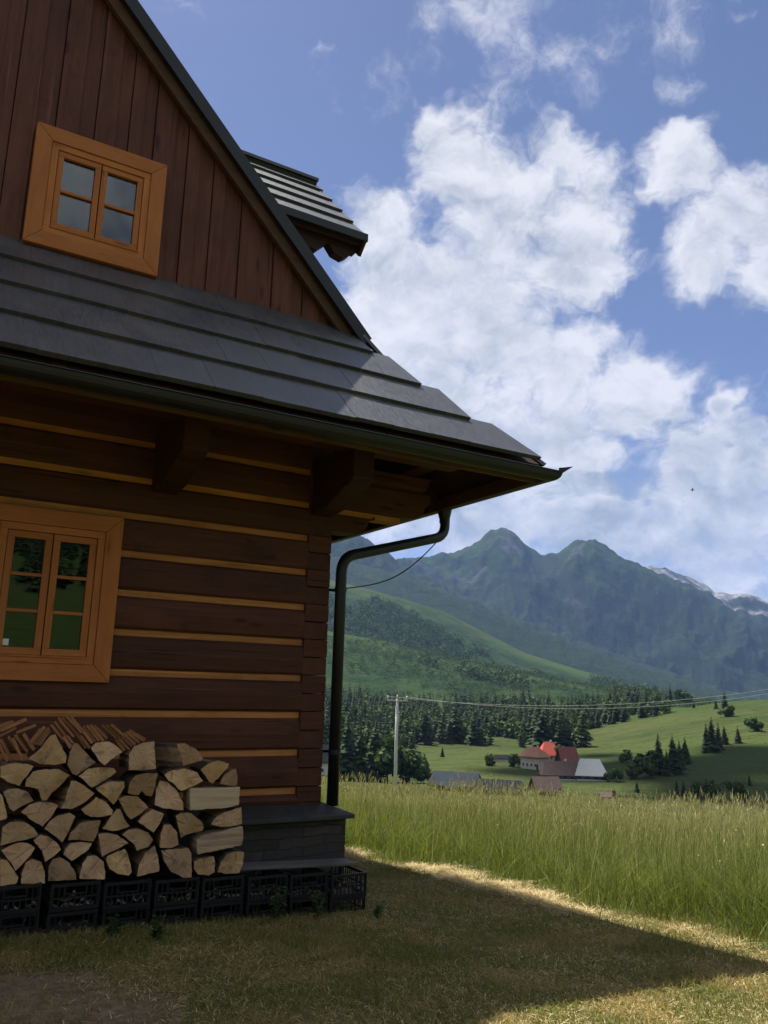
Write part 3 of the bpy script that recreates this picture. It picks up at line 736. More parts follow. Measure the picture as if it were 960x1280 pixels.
KINDLING = {
 'K1': [[(0.737,-0.335),(0.886,-0.266)],[(0.741,-0.371),(0.831,-0.318)],[(0.838,-0.352),(0.951,-0.304)],[(0.734,-0.31),(0.808,-0.284)]],
 'K2': [[(0.733,-0.412),(0.803,-0.529)],[(0.75,-0.391),(0.831,-0.524)],[(0.789,-0.375),(0.849,-0.458)],[(0.813,-0.385),(0.892,-0.522)],[(0.833,-0.365),(0.919,-0.473)],[(0.88,-0.358),(0.956,-0.46)]],
 'K3': [[(0.925,-0.411),(0.981,-0.321)],[(0.946,-0.426),(1.007,-0.314)],[(0.969,-0.43),(1.034,-0.321)],[(0.986,-0.433),(1.042,-0.338)]],
 'K4': [[(1.042,-0.301),(1.134,-0.407)],[(1.067,-0.283),(1.174,-0.404)],[(1.084,-0.256),(1.195,-0.377)],[(1.108,-0.256),(1.219,-0.37)],[(1.131,-0.245),(1.241,-0.349)],[(1.158,-0.241),(1.243,-0.335)],[(1.128,-0.383),(1.178,-0.445)],[(1.155,-0.38),(1.205,-0.435)]],
 'K5': [[(1.214,-0.359),(1.282,-0.453)],[(1.236,-0.37),(1.303,-0.45)],[(1.227,-0.321),(1.317,-0.419)],[(1.251,-0.311),(1.341,-0.412)],[(1.271,-0.304),(1.361,-0.405)],[(1.295,-0.304),(1.386,-0.402)],[(1.32,-0.307),(1.41,-0.392)],[(1.347,-0.325),(1.409,-0.385)]],
 'K6': [[(1.376,-0.304),(1.477,-0.389)],[(1.401,-0.3),(1.502,-0.385)],[(1.426,-0.296),(1.519,-0.375)],[(1.465,-0.374),(1.546,-0.471)],[(1.488,-0.385),(1.572,-0.467)],[(1.504,-0.364),(1.599,-0.45)],[(1.521,-0.353),(1.612,-0.432)],[(1.542,-0.346),(1.637,-0.418)],[(1.564,-0.339),(1.684,-0.401)],[(1.591,-0.361),(1.669,-0.408)]],
}

GW = 'split firewood logs in the woodpile'
YF = 5.93
def roughen(poly, amp, rg):
    """extra points along each edge so that hand-split outlines are not ruler straight"""
    out = []
    n = len(poly)
    for i in range(n):
        a, b = poly[i], poly[(i+1) % n]
        L = math.hypot(b[0]-a[0], b[1]-a[1]); k = max(1, int(L/.022))
        nx, nz = -(b[1]-a[1])/max(L, 1e-6), (b[0]-a[0])/max(L, 1e-6)
        ph = rg.uniform(0, 6.28)
        for q in range(k):
            t = q/k
            e = rg.uniform(-amp, amp)*(0 if q == 0 else 1)
            out.append((a[0]+(b[0]-a[0])*t+nx*e, a[1]+(b[1]-a[1])*t+nz*e))
    return out
for i, (label, poly) in enumerate(WOOD):
    rg = random.Random(100+i)
    cx = sum(p[0] for p in poly)/len(poly); cz = sum(p[1] for p in poly)/len(poly)
    pts = [((x-cx)*.985, (z-cz)*.985) for x, z in poly]
    pts = roughen(pts, .0028, rg)
    ar = sum(pts[k][0]*pts[(k+1) % len(pts)][1]-pts[(k+1) % len(pts)][0]*pts[k][1] for k in range(len(pts)))
    if ar < 0: pts = pts[::-1]
    m = MB(); n = len(pts); dep = rg.uniform(.29, .34)
    twx, twz = rg.uniform(-.10, .10), rg.uniform(-.06, .06)
    if 'turned to show' in label: twx = -.75
    if 'upright half log with a tall straight' in label or 'triangular split log leaning right' in label: twx = -.22
    segs = 4
    for s in range(segs+1):
        y = dep*s/segs; sc = 1-.07*(s/segs)
        for (x, z) in pts:
            m.v.append((x*sc+twx*y+rg.uniform(-.002, .002)*(s > 0), y+(rg.uniform(-.004, .004)+x*twx*.6 if s == 0 else 0), z*sc+twz*y*.5+rg.uniform(-.002, .002)*(s > 0)))
    # slightly domed sawn face through a centre point
    m.v.append((0, -.002, 0)); c = len(m.v)-1
    for k in range(n): m.f.append((k, (k+1) % n, c)); m.m.append(0)
    barkside = [False]*n
    for k in range(n):
        # edges that run along the arched side carry bark
        a, b = pts[k], pts[(k+1) % n]; mx, mz = (a[0]+b[0])/2, (a[1]+b[1])/2
        barkside[k] = (math.hypot(mx, mz) > .068 and rg.random() < .9)
    for s in range(segs):
        for k in range(n):
            k2 = (k+1) % n
            m.f.append((s*n+k, s*n+k2, (s+1)*n+k2, (s+1)*n+k)); m.m.append(2 if barkside[k] else 1)
    m.f.append(tuple(segs*n+k for k in range(n))); m.m.append(0)
    o = m.build('firewood_log', [M['end'], M['split'], M['bark']], loc=(cx, YF+rg.uniform(-.015, .02), cz))
    tag(o, label+(' of the woodpile' if 'pile' not in label and len(label.split()) < 13 else ''), 'firewood', GW)
for i, (label, poly) in enumerate(BILLETS):
    cx = sum(p[0] for p in poly)/len(poly); cz = sum(p[1] for p in poly)/len(poly)
    rg = random.Random(300+i); pts = roughen([((x-cx)*.99, (z-cz)*.99) for x, z in poly], .0025, rg)
    m = MB(); m.prism(pts, 0, .16, 0)
    o = m.build('firewood_log', M['billet' if i == 0 else 'billet_streaky'], loc=(cx, YF-.012, cz), bevel=.004)
    tag(o, label, 'firewood', GW)
# hidden bulk of the pile behind the front row (seen through the gaps)
KL = {'K1': 'long reddish kindling stick lying nearly flat at the left end of the pile top',
      'K2': 'short kindling stick of the slanting bundle at the far left of the pile top',
      'K3': 'kindling stick leaning right against the tall triangular top log',
      'K4': 'kindling stick of the high bundle just right of the tall triangular top log',
      'K5': 'kindling stick of the middle bundle above the arched fan-shaped log',
      'K6': 'kindling stick of the right bundle beside the straight-sided top quarter log'}
for k, sticks in KINDLING.items():
    for i, (a, b) in enumerate(sticks):
        rg = random.Random(hash((ord(k[1]), i)) & 0xffff)
        A = Vector((a[0], 0, a[1])); B = Vector((b[0], 0, b[1])); L = max((B-A).length, .09); ang = math.atan2(B.z-A.z, B.x-A.x)
        w, h = rg.uniform(.018, .026), rg.uniform(.015, .021)
        m = MB(); n = 5
        for s in range(n+1):
            x = L*(s/n-.5); 
            for (y, z) in ((-w/2, -h/2), (w/2, -h/2), (w/2, h/2), (-w/2, h/2)):
                m.v.append((x+rg.uniform(-.003, .003), y+rg.uniform(-.0016, .0016), z+rg.uniform(-.0016, .0016)))
        for s in range(n):
            for q in range(4):
                q2 = (q+1) % 4; m.f.append((s*4+q, s*4+q2, s*4+4+q2, s*4+4+q)); m.m.append(0)
        m.f += [(0,1,2,3), (n*4+3, n*4+2, n*4+1, n*4)]; m.m += [0, 0]
        o = m.build('kindling_stick', M['kindling'], loc=((A.x+B.x)/2, 5.985+rg.uniform(-.02, .03), (A.z+B.z)/2))
        o.rotation_euler = (rg.uniform(-.2, .2), -ang, rg.uniform(-.12, .12))
        tag(o, KL[k], 'kindling', {'K1': 'flat kindling sticks at the left end', 'K2': 'slanting kindling bundle at the far left', 'K3': 'kindling leaning on the tall top log', 'K4': 'high kindling bundle', 'K5': 'middle kindling bundle', 'K6': 'right kindling bundle'}[k])
# ------------------------------------------------------------------ crates, two high, carrying the pile
CW, CD, CH = .305, .42, .168
def crate_mesh():
    m = MB(); w, d, h = CW/2, CD, CH; t = .007
    m.box((-w, 0, 0), (w, d, .006))
    for side in ('f', 'b', 'l', 'r'):
        L = 2*w if side in 'fb' else d-.002-2*.011
        def put(a0, z0, a1, z1, off=0, th=t):
            if side == 'f': m.box((-w+a0, off, z0), (-w+a1, off+th, z1))
            elif side == 'b': m.box((-w+a0, d-off-th, z0), (-w+a1, d-off, z1))
            elif side == 'l': m.box((-w+off, .012+a0, z0), (-w+off+th, .012+a1, z1))
            else: m.box((w-off-th, .012+a0, z0), (w-off, .012+a1, z1))
        put(0, h-.022, L, h-.001, 0, .011); put(0, .007, L, .026, 0, .010)
        put(.0125, .074, L-.0125, .086, .0015, .0075)
        nr = 9 if side in 'fb' else 12
        for k in range(nr):
            a = .013+(L-.026-.008)*k/(nr-1)
            if abs(a+.004-L/2) < .06 and side in 'fb':
                put(a, .027, a+.008, .095, .003, .005)
            else: put(a, .027, a+.008, h-.023, .003, .005)
        if side in 'fb':            # hand-hold frame below the rim
            put(L/2-.065, .096, L/2+.065, .106, .0008, .009); 
            put(L/2-.072, .107, L/2-.062, h-.0225, .0008, .009); put(L/2+.062, .107, L/2+.072, h-.0225, .0008, .009)
    for sx in (-1, 1):
        for y in (-.0012, d-.012):
            m.box((sx*(w+.0012)-(.013 if sx > 0 else 0), y, .0012), (sx*(w+.0012)+(.013 if sx < 0 else 0), y+.0132, h-.0008))
    return m
M['chips'] = plain('bark chips', (.22,.17,.12), .8, 0, .7, 30)
def crate(loc, label, rz, proto=[None]):
    if proto[0] is None:
        o = crate_mesh().build('crate', M['crate']); proto[0] = o
    else: o = copy_tree(proto[0])
    o.location = loc; o.rotation_euler = (0, 0, rz)
    return tag(o, label, 'crate', 'black plastic crates under the woodpile')
names = ['at the photo\'s left edge', 'second from left', 'third from left', 'fourth from left', 'below the pile\'s right end', 'just right of the woodpile', 'second from the right end', 'at the right end of the row']
for k in range(8):
    x = .955+.3335*k+(-.03 if k == 0 else 0)
    ztop = -1.259-.0485*(x-.8)-(.012 if k == 7 else 0)
    for lv in (0, 1):
        crate((x+random.uniform(-.006, .006), 5.90+random.uniform(-.012, .012), ztop-CH*(2-lv)+.0012*(lv-1)),
              ('upper' if lv else 'lower')+' black plastic crate '+names[k], random.uniform(-.012, .012))
# bark and wood chips swept into the crates
m = MB(); rg = random.Random(77)
for k in range(8):
    x0 = .955+.3335*k; zt = -1.259-.0485*(x0-.8)
    for lv in (0, 1):
        for q in range(rg.randint(16, 34)):
            c = Vector((x0+rg.uniform(-.13, .13), 5.925+rg.uniform(0, .05), zt-CH*(2-lv)+.012+abs(rg.gauss(0, .035)))); u = Vector((rg.uniform(-1, 1), rg.uniform(-.6, .6), rg.uniform(-.7, .7))).normalized()
            v = u.cross(Vector((rg.uniform(-1, 1), 1, rg.uniform(-1, 1)))).normalized(); a = rg.uniform(.008, .026); b = rg.uniform(.004, .010)
            n_ = u.cross(v)*.003
            P = [c-u*a-v*b, c+u*a-v*b*.6, c+u*a*.8+v*b, c-u*a*.9+v*b*.7]
            m.add(P+[p+n_ for p in P], [(0,3,2,1),(4,5,6,7),(0,1,5,4),(1,2,6,5),(2,3,7,6),(3,0,4,7)])
tag(m.build('wood_chips', M['chips']), 'pale bark and wood chips lying inside the black crates', 'wood chips', kind='stuff')
# grey board lying on the right-hand crates
m = MB(); m.box((-.53, 0, 0), (.53, .2, .022))
o = m.build('plank', M['plank'], loc=(2.93, 6.08, -1.359), bevel=.004); o.rotation_euler = (0, .0405, 0)
tag(o, 'grey weathered plank lying on the crates below the stone plinth', 'plank')
# ------------------------------------------------------------------ terrain
def vnoise(x, y, seed=0):
    xi = np.floor(x).astype(np.int64); yi = np.floor(y).astype(np.int64)
    fx = x-xi; fy = y-yi
    fx = fx*fx*fx*(fx*(fx*6-15)+10); fy = fy*fy*fy*(fy*(fy*6-15)+10)
    def h(a, b):
        n = (a*374761393+b*668265263+seed*982451653) & 0x7fffffff
        n = ((n ^ (n >> 13))*1274126177) & 0x7fffffff
        return ((n ^ (n >> 16)) & 0xffff)/65535.0
    return (h(xi, yi)*(1-fx)+h(xi+1, yi)*fx)*(1-fy)+(h(xi, yi+1)*(1-fx)+h(xi+1, yi+1)*fx)*fy
def fbm(x, y, oct=5, seed=0, gain=.5):
    s = np.zeros(np.broadcast(x, y).shape); a = 1.0; t = 0
    for o in range(oct):
        s = s+a*vnoise(x*2**o+o*13.7, y*2**o-o*7.3, seed+o); t += a; a *= gain
    return s/t
def ridged(x, y, oct=5, seed=0):
    s = np.zeros(np.broadcast(x, y).shape); a = 1.0; t = 0
    for o in range(oct):
        s = s+a*(1-np.abs(2*vnoise(x*2**o+o*5.1, y*2**o+o*9.2, seed+o)-1)); t += a; a *= .5
    return s/t
# skylines of the successive ridges: (azimuth from the Y axis in degrees, tangent of elevation)
SKY = {
 'L2': [(21.2,.0784),(26.6,.0659),(31.0,.055),(35.4,.0372),(39.7,.0224),(43.9,.0106),(47.9,.0009),(51.7,-.0075),(55.4,-.0087),(61.3,-.0067)],
 'L3': [(20.9,.1548),(26.5,.1282),(30.0,.1158),(33.9,.0983),(36.2,.0819),(40.6,.0449),(43.9,.0278),(47.9,.0097),(51.7,-.004),(55.4,-.0087),(61.3,-.0067)],
 'L3b': [(20.8,.1743),(26.4,.1575),(30.9,.1406),(35.3,.1132),(39.7,.083),(43.9,.0552),(47.9,.0302),(51.8,.008),(55.4,-.002),(61.4,-.0019)],
 'L4a': [(20.7,.2037),(25.2,.1932),(27.2,.1858),(28.8,.1859),(30.15,.1718),(32.0,.15),(33.7,.132),(37.5,.1014),(42.9,.0651),(48,.0347),(52.7,.0085),(55.4,-.0012),(61.4,-.0019)],
 'L4': [(20.9,.1548),(26.4,.1497),(30.86,.1455),(32.25,.1491),(33.36,.1574),(34.86,.1609),(36.14,.1642),(37.57,.1782),(38.13,.1872),(38.51,.1912),(39.01,.1932),(39.62,.1912),(40.65,.1755),(41.73,.1628),(42.32,.1622),(42.86,.1627),(43.45,.1698),(43.94,.177),(44.48,.1791),(45.22,.1791),(45.94,.172),(47.12,.158),(48.27,.1464),(49.47,.1377),(51.59,.1187),(53.91,.0931),(55.69,.0755),(61.54,.0381)],
 'L5': [(21.1,.0879),(42.9,.1167),(47.1,.1335),(48.9,.1434),(49.8,.1422),(50.5,.1373),(51.2,.1334),(51.8,.125),(52.3,.1222),(52.7,.1139),(53.1,.1156),(53.7,.1136),(54.2,.1153),(55,.1097),(55.8,.1033),(57.5,.0881),(61.7,.0624)],
}
def sky(k, az):
    a = np.array(SKY[k]); 
    v = np.interp(az, a[:, 0], a[:, 1])
    # beyond the view the ridges settle to a generic height
    base = {'L2': .03, 'L3': .05, 'L3b': .07, 'L4a': .09, 'L4': .12, 'L5': .11}[k]
    w = np.clip((az-61)/25, 0, 1)+np.clip((21-az)/25, 0, 1)
    w = np.clip(w, 0, 1); w = w*w*(3-2*w)
    return v*(1-w)+(base+.02*np.sin(np.radians(az)*5+len(k)))*w
def near_z(X, Y):
    r = np.hypot(X, Y)
    z = -1.5-.04*(X-2.6)-.055*(Y-3.4)
    q = np.clip(r-8, 0, None)
    w = np.clip((Y+2)/8, 0, 1)          # the ground only falls away in front of the viewer
    qq = np.where(q < 16, .003*q*q, .003*256+.096*(q-16))
    z = z-w*qq-w*.004*np.clip(X-6, 0, 6)**2-w*.048*np.clip(X-12, 0, None)*np.clip(1-(X-12)/60, .3, 1)
    return z
def terrain_z(X, Y):
    X = np.asarray(X, float); Y = np.asarray(Y, float)
    r = np.hypot(X, Y); az = np.degrees(np.arctan2(X, Y))
    azd = np.where(az < -100, az+360, az)
    zn = near_z(X, Y)
    nodes_r = [60, 100, 150, 200, 270, 420, 620, 900, 1400, 1700, 2350, 2650, 3200, 3500, 4000, 4300, 5200, 5700, 6500, 8000]
    spur = np.clip((azd-41)/15, 0, 1.6); spur = spur*spur*(3-2*np.clip(spur, 0, 1))
    e = lambda k: sky(k, azd)
    zero = np.zeros_like(r)
    ln = np.clip((30-azd)/6, 0, 1)
    vals = [zero-9.4, zero-13.5, zero-18.6, zero-23.6, zero-28.3+.2*spur, zero-28.0+8*spur, zero-25+24.5*np.clip(spur, 0, 1.2), zero-8-4*spur,
            1400*e('L2'), 1700*(e('L2')-.012), 2350*e('L3'), 2650*(e('L3')-.010), 3200*e('L3b'), 3500*(e('L3b')-.008),
            4000*e('L4a'), 4300*(e('L4a')-.012), 5200*e('L4'), 5700*(e('L4')-.016), 6500*e('L5'), 8000*(e('L5')-.04)]
    # behind and beside: meadow climbing gently to a wooded ridge
    side = np.clip((azd-75)/20, 0, 1)+np.clip((5-azd)/20, 0, 1); side = np.clip(side, 0, 1); side = side*side*(3-2*side)
    back = [60*.012, 100*.03, 150*.05, 200*.07, 270*.09, 420*.108, 620*.15, 900*.19, 1400*.17, 1700*.11, 2350*.1, 2650*.1, 3200*.09, 3500*.09, 4000*.08, 4300*.08, 5200*.08, 5700*.07, 6500*.07, 8000*.03]
    vals = [v*(1-side)+b*side for v, b in zip(vals, back)]
    lr = np.log(np.clip(r, 1, None)); L = np.log(np.array(nodes_r, float))
    z = np.array(vals[0])
    for i in range(len(L)-1):
        t = np.clip((lr-L[i])/(L[i+1]-L[i]), 0, 1)
        if i >= 7: t = t*t*(3-2*t)*.45+t*.55
        z = np.where(lr > L[i], vals[i]*(1-t)+vals[i+1]*t, z)
    # relief
    amp = np.interp(r, [0, 200, 300, 700, 1000, 1500, 3000, 5000, 8000], [0, 0, .5, 1.2, 6, 12, 38, 70, 80])
    az_s = np.radians(azd)*1.0
    n1 = fbm(X/420.0, Y/420.0, 5, 3)-.5
    gul = ridged(az_s*9.5+n1*.5, lr*5.5+n1*1.5, 5, 9)-.62
    # gullies run down the faces but leave the crests where they are
    crest = np.ones_like(r)
    for rc, wd in ((5200, .055), (6500, .05), (4000, .05), (1400, .08), (2350, .07), (3200, .06)):
        crest *= 1-.86*np.exp(-((lr-math.log(rc))/wd)**2)
    far = np.clip((r-2500)/1500, 0, 1)
    gul2 = ridged(X/560.0+n1*.9, Y/640.0+n1*.7, 6, 33)-.6
    z = z+amp*crest*(n1*1.1*(1-.45*far)+gul*1.1*far+gul2*3.0*far+(fbm(X/60.0, Y/60.0, 3, 21)-.5)*.22)
    z = z+far*((fbm(az_s*95, lr*30, 4, 66)-.5)*34+(ridged(az_s*36+n1*2.2, lr*9+n1*1.5, 5, 68)-.62)*34*(lr > 8.45))
    sp = np.clip((r-30)/30, 0, 1); sp = sp*sp*(3-2*sp)
    return zn*(1-sp)+z*sp
def tz(x, y): return float(terrain_z(np.array([x]), np.array([y]))[0])

def polar_patch(name, rs, azs, mat, attrs):
    A, Rr = np.meshgrid(np.radians(azs), rs)
    X = Rr*np.sin(A); Y = Rr*np.cos(A); Z = terrain_z(X, Y)
    nr, na = X.shape
    V = np.stack([X.ravel(), Y.ravel(), Z.ravel()], 1)
    i, j = np.meshgrid(np.arange(nr-1), np.arange(na-1), indexing='ij')
    a = i*na+j
    F = np.stack([a, a+1, a+na+1, a+na], -1).reshape(-1, 4)[:, ::-1]
    at = {k: f(X, Y, Z).ravel() for k, f in attrs.items()}
    return tag(tri_mesh(name, V, F, mat, attrs=at, quads=True, smooth=True), kind='structure')

def cover_forest(X, Y, Z):
    r = np.hypot(X, Y); az = np.degrees(np.arctan2(X, Y)); n = fbm(X/170.0, Y/170.0, 4, 31)
    f = np.zeros_like(r)
    # lower wood at the foot of the hills
    f = np.maximum(f, ((r > 520+60*(n-.5)) & (r < 760) & (az < 44+6*(n-.5))).astype(float))
    n2 = fbm(X/260.0, Y/420.0, 4, 57)
    f = np.maximum(f, ((r > 900) & (r < 1300) & (n2 > .585)).astype(float)*.8)
    f = np.maximum(f, ((r > 1450) & (r < 2150) & (n2 > .50)).astype(float))
    f = np.maximum(f, ((r > 2150) & (r < 2500) & (n2 > .60)).astype(float))
    f = np.maximum(f, ((r > 2500) & (r < 3800) & (n2 > .34)).astype(float))
    tree_line = 640+800*(fbm(X/420.0, Y/420.0, 5, 58)-.5)+160*ridged(X/350.0, Y/350.0, 4, 12)
    f = np.maximum(f, ((r >= 3800) & (Z < tree_line)).astype(float))
    return f
def cover_rock(X, Y, Z):
    r = np.hypot(X, Y); az = np.degrees(np.arctan2(X, Y)); lr = np.log(np.clip(r, 1, None))
    g = ridged(X/420.0, Y/420.0, 5, 9)
    n = fbm(X/300.0, Y/300.0, 5, 77)
    f = np.clip((n+g*.5-.86)*5, 0, 1)*.8*((r > 3900) & (Z > 260))*np.clip((Z-260)/300, 0, 1)
    f = f*.8; f = np.maximum(f, 1.7*np.clip((n-.36)*6, 0, 1)*((r > 6050) & (az > 46)))
    return f

def far_shade(X, Y, Z):  # cloud shade and dark scrub painted into the far grass; sunlit crests spared
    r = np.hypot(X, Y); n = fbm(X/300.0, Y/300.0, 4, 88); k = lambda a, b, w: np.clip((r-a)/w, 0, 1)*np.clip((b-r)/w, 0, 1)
    lit_pasture = np.maximum(k(2050, 2560, 130), .55*k(1180, 1480, 80))*np.clip((n-.30)*5, 0, 1)
    return np.clip((r-720)/250, 0, 1)*(1-.8*lit_pasture)
def terrain_mat(near=False):
    t = NT('meadow and forest hillside'); p = t.pos()
    fo, ro = t.attr('forest'), t.attr('rock')
    n1 = t.noise(p, .018, 5, .6); n2 = t.noise(p, .12, 5, .62); n3 = t.noise(p, .0035, 4, .55)
    grass = t.mix(t.mr(n1, .35, .65), (.038,.055,.015), (.066,.078,.023))
    grass = t.mix(t.mr(n3, .4, .65), grass, (.048,.075,.018))
    grass = t.mix(t.mr(n2, .55, .72, 0, .5), grass, (.035,.062,.017))
    grass = t.mix(t.attr('far_shade'), grass, t.mix(t.mr(n1, .35, .65), (.013,.031,.009), (.029,.052,.014)))  # darker far grass colour carries the cloud shade
    forest = t.mix(t.mr(n2, .35, .7), (.011,.023,.012), (.026,.044,.019))
    rock = t.mix(t.mr(t.noise(p, .03, 6, .7), .35, .65), (.03,.034,.037), (.085,.09,.092))
    col = t.mix(t.mr(t.math('ADD', fo, t.math('MULTIPLY', t.math('SUBTRACT', n2, .5), .8)), .35, .6), grass, forest)
    col = t.mix(t.mr(ro, .2, .8), col, rock)
    col = t.mix(t.mr(ro, 1.0, 1.8), col, t.mix(t.mr(t.noise(p, .02, 6, .7), .35, .65), (.10,.105,.105), (.26,.265,.26)))
    t.bsdf(col, .95, t.bump(t.math('ADD', n2, t.noise(p, .05, 4, .6)), 1.0, 6.0), spec=.05)
    return t.mat
M['terrain'] = terrain_mat()

def ground_mat():
    t = NT('mown ground'); p = t.pos(); dirt = t.attr('dirt'); mown = t.attr('mown')
    n1 = t.noise(p, 1.6, 5, .6); n2 = t.noise(p, 14, 5, .65); n3 = t.noise(p, 60, 3, .6)
    g = t.mix(t.mr(n1, .35, .65), (.085,.085,.028), (.15,.12,.05))
    g = t.mix(t.mr(n2, .5, .7, 0, .8), g, (.24,.18,.085))
    d = t.mix(t.mr(n2, .3, .7), (.13,.088,.05), (.25,.175,.108))
    col = t.mix(t.mr(t.math('ADD', dirt, t.math('MULTIPLY', t.math('SUBTRACT', n2, .5), .9)), .4, .65), g, d)
    col = t.mix(t.mr(n3, .5, .75, 0, .5), col, (.045,.04,.018))
    far = t.mix(t.mr(n2, .3, .7), (.06,.09,.022), (.12,.135,.045))
    col = t.mix(mown, far, col)
    t.bsdf(col, .95, t.bump(t.math('ADD', n2, n3), .7, .03), spec=.1)
    return t.mat
M['ground'] = ground_mat()

def medge(Y):        # where the mown strip ends and the tall meadow begins
    Y = np.asarray(Y, float)
    return 5.24+.10*np.sin(Y*1.9)+.08*np.sin(Y*4.3+1)+.012*np.clip(8-Y, -6, 4)-.28*np.clip((Y-7.0)/3, 0, 1)
def dirtf(X, Y, Z=None):
    d = np.exp(-(((X-.75)/.55)**2+((Y-4.75)/.55)**2))+.8*np.exp(-(((X-1.15)/.35)**2+((Y-4.15)/.3)**2))
    return np.clip(d+.5*(fbm(X*2.3, Y*2.3, 3, 5)-.5), 0, 1)
fine_az = np.concatenate([np.arange(-180, -10, 6.0), np.arange(-10, 70, .7), np.arange(70, 181, 6.0)])
fine_az[-1] = 180
polar_patch('lawn', np.concatenate([[.02], np.geomspace(.6, 60, 90)]), fine_az, M['ground'],
    {'dirt': dirtf, 'mown': lambda X, Y, Z: ((X < medge(Y)+.15) & (np.hypot(X, Y) < 40) & (Y > -12)).astype(float)})
az2 = np.concatenate([np.arange(-180, 10, 5.0), np.arange(10, 22, .5), np.arange(22, 62, .085), np.arange(62, 75, .5), np.arange(75, 181, 5.0)])
az2[-1] = 180
polar_patch('valley_terrain', np.geomspace(60, 900, 110), az2, M['terrain'], {'forest': cover_forest, 'rock': cover_rock, 'far_shade': far_shade})
polar_patch('mountain_terrain', np.concatenate([np.geomspace(900, 2600, 120), np.geomspace(2600, 8000, 330)[1:]]), az2, M['terrain'], {'forest': cover_forest, 'rock': cover_rock, 'far_shade': far_shade})
# ------------------------------------------------------------------ grasses
def leaf_mat(name, c1, c2, trans=.45, rough=.6, patch=None):
    t = NT(name); r = t.attr('tint'); n = t.noise(t.pos(), .9, 4, .6)
    f = t.math('ADD', t.math('MULTIPLY', r, .65), t.math('MULTIPLY', n, .4))
    col = t.mix(t.mr(f, .2, .85), c1, c2)
    if patch: col = t.mix(t.math('MULTIPLY', t.mr(t.noise(t.pos(), 1.9, 5, .62), .45, .63), t.mr(r, .05, .4, .5, 1)), col, patch)
    d = t.n('ShaderNodeBsdfPrincipled', inp={'Base Color': col, 'Roughness': rough, 'Specular IOR Level': .25})
    tr = t.n('ShaderNodeBsdfTranslucent', inp={'Color': t.mix(1.0, col, (1.0, 1.0, .55), 'MULTIPLY')})
    mx = t.n('ShaderNodeMixShader', inp={0: trans, 1: d.outputs[0], 2: tr.outputs[0]})
    t.t.links.new(mx.outputs[0], t.out.inputs[0])
    return t.mat
M['blade'] = leaf_mat('green meadow blade', (.085,.118,.022), (.20,.225,.06))
M['stem'] = leaf_mat('pale grass stem and seed head', (.35,.33,.13), (.58,.54,.27), .3)
M['seed'] = leaf_mat('reddish seed head', (.32,.26,.15), (.50,.42,.26), .3)
M['flower'] = leaf_mat('small meadow flower', (.62,.52,.12), (.72,.72,.66), .3)
M['short'] = leaf_mat('mown green blade', (.12,.14,.028), (.27,.25,.07), patch=(.37,.275,.105))
M['straw'] = leaf_mat('dry mown straw', (.38,.28,.12), (.70,.56,.29), .2)
M['weed'] = leaf_mat('weed leaf', (.03,.065,.015), (.07,.13,.03))

def blades(X, Y, H, W, lean, curve=.5, lift=0.0, dirs=None, Z=None):
    n = len(X); Z = terrain_z(X, Y) if Z is None else Z
    Z = Z+lift
    a = RNG.uniform(0, 2*np.pi, n); face = RNG.uniform(0, np.pi, n)
    if dirs is not None: a = dirs
    lx, ly = np.cos(a)*lean*H, np.sin(a)*lean*H
    wx, wy = np.cos(face)*W/2, np.sin(face)*W/2
    lev = [(0, 1.0), (.4, .9), (.75, .6), (1.0, 0)]
    V = []
    for t, wf in lev:
        bx = X+lx*(t**(1+curve)); by = Y+ly*(t**(1+curve)); bz = Z+H*(t-.25*np.clip(lean, 0, 1.5)*t*t)
        if wf > 0:
            V.append(np.stack([bx-wx*wf, by-wy*wf, bz], 1)); V.append(np.stack([bx+wx*wf, by+wy*wf, bz], 1))
        else: V.append(np.stack([bx, by, bz], 1))
    V = np.stack(V, 1).reshape(-1, 3)
    b = np.arange(n)[:, None]*7
    T = np.concatenate([b+np.array([[0,1,3]]), b+np.array([[0,3,2]]), b+np.array([[2,3,5]]), b+np.array([[2,5,4]]), b+np.array([[4,5,6]])], 1).reshape(-1, 3)
    return V, T
def scatter(n, f, box):
    """rejection sampling of n points with density f(X, Y) in [0, 1]"""
    xs = []; ys = []; tot = 0
    while tot < n:
        X = RNG.uniform(box[0], box[1], n*2); Y = RNG.uniform(box[2], box[3], n*2)
        k = RNG.uniform(0, 1, n*2) < f(X, Y); xs.append(X[k]); ys.append(Y[k]); tot += k.sum()
    return np.concatenate(xs)[:n], np.concatenate(ys)[:n]
def in_house(X, Y): return (X < 3.6) & (Y > 6.35)

def meadow_density(X, Y):
    r = np.hypot(X, Y); az = np.degrees(np.arctan2(X, Y))
    clump = .35+.9*fbm(X*1.3, Y*1.3, 3, 8)
    return np.clip((X > medge(Y)+.16*RNG.normal(size=X.shape))*(az > 14)*(az < 72)*(r < 26)*clump*np.clip(9.0/np.clip(r, 5, 99), .25, 1.2), 0, 1)
def hscale(X, Y): return .72+.5*fbm(X*.5+3, Y*.5, 3, 14)+.22*(fbm(X*2.2, Y*2.2, 2, 15)-.5)
parts = []; base = 0; Vs = []; Ts = []; Ms = []; tints = []
def push(V, T, mi, tint, per):
    global base
    Vs.append(V); Ts.append(T+base); Ms.append(np.full(len(T), mi)); tints.append(np.repeat(tint, per)); base += len(V)
N1 = 190000
X, Y = scatter(N1, meadow_density, (4.4, 24, -1, 26))
H = hscale(X, Y)*RNG.uniform(.26, .66, N1)*np.clip((X-medge(Y))/.5+.35, .3, 1); Wd = RNG.uniform(.0028, .0066, N1)*np.clip(np.hypot(X, Y)/9, .9, 2.2)
V, T = blades(X, Y, H, Wd, RNG.uniform(.05, 1.1, N1)**1.2); push(V, T, 0, RNG.uniform(0, 1, N1), 7)
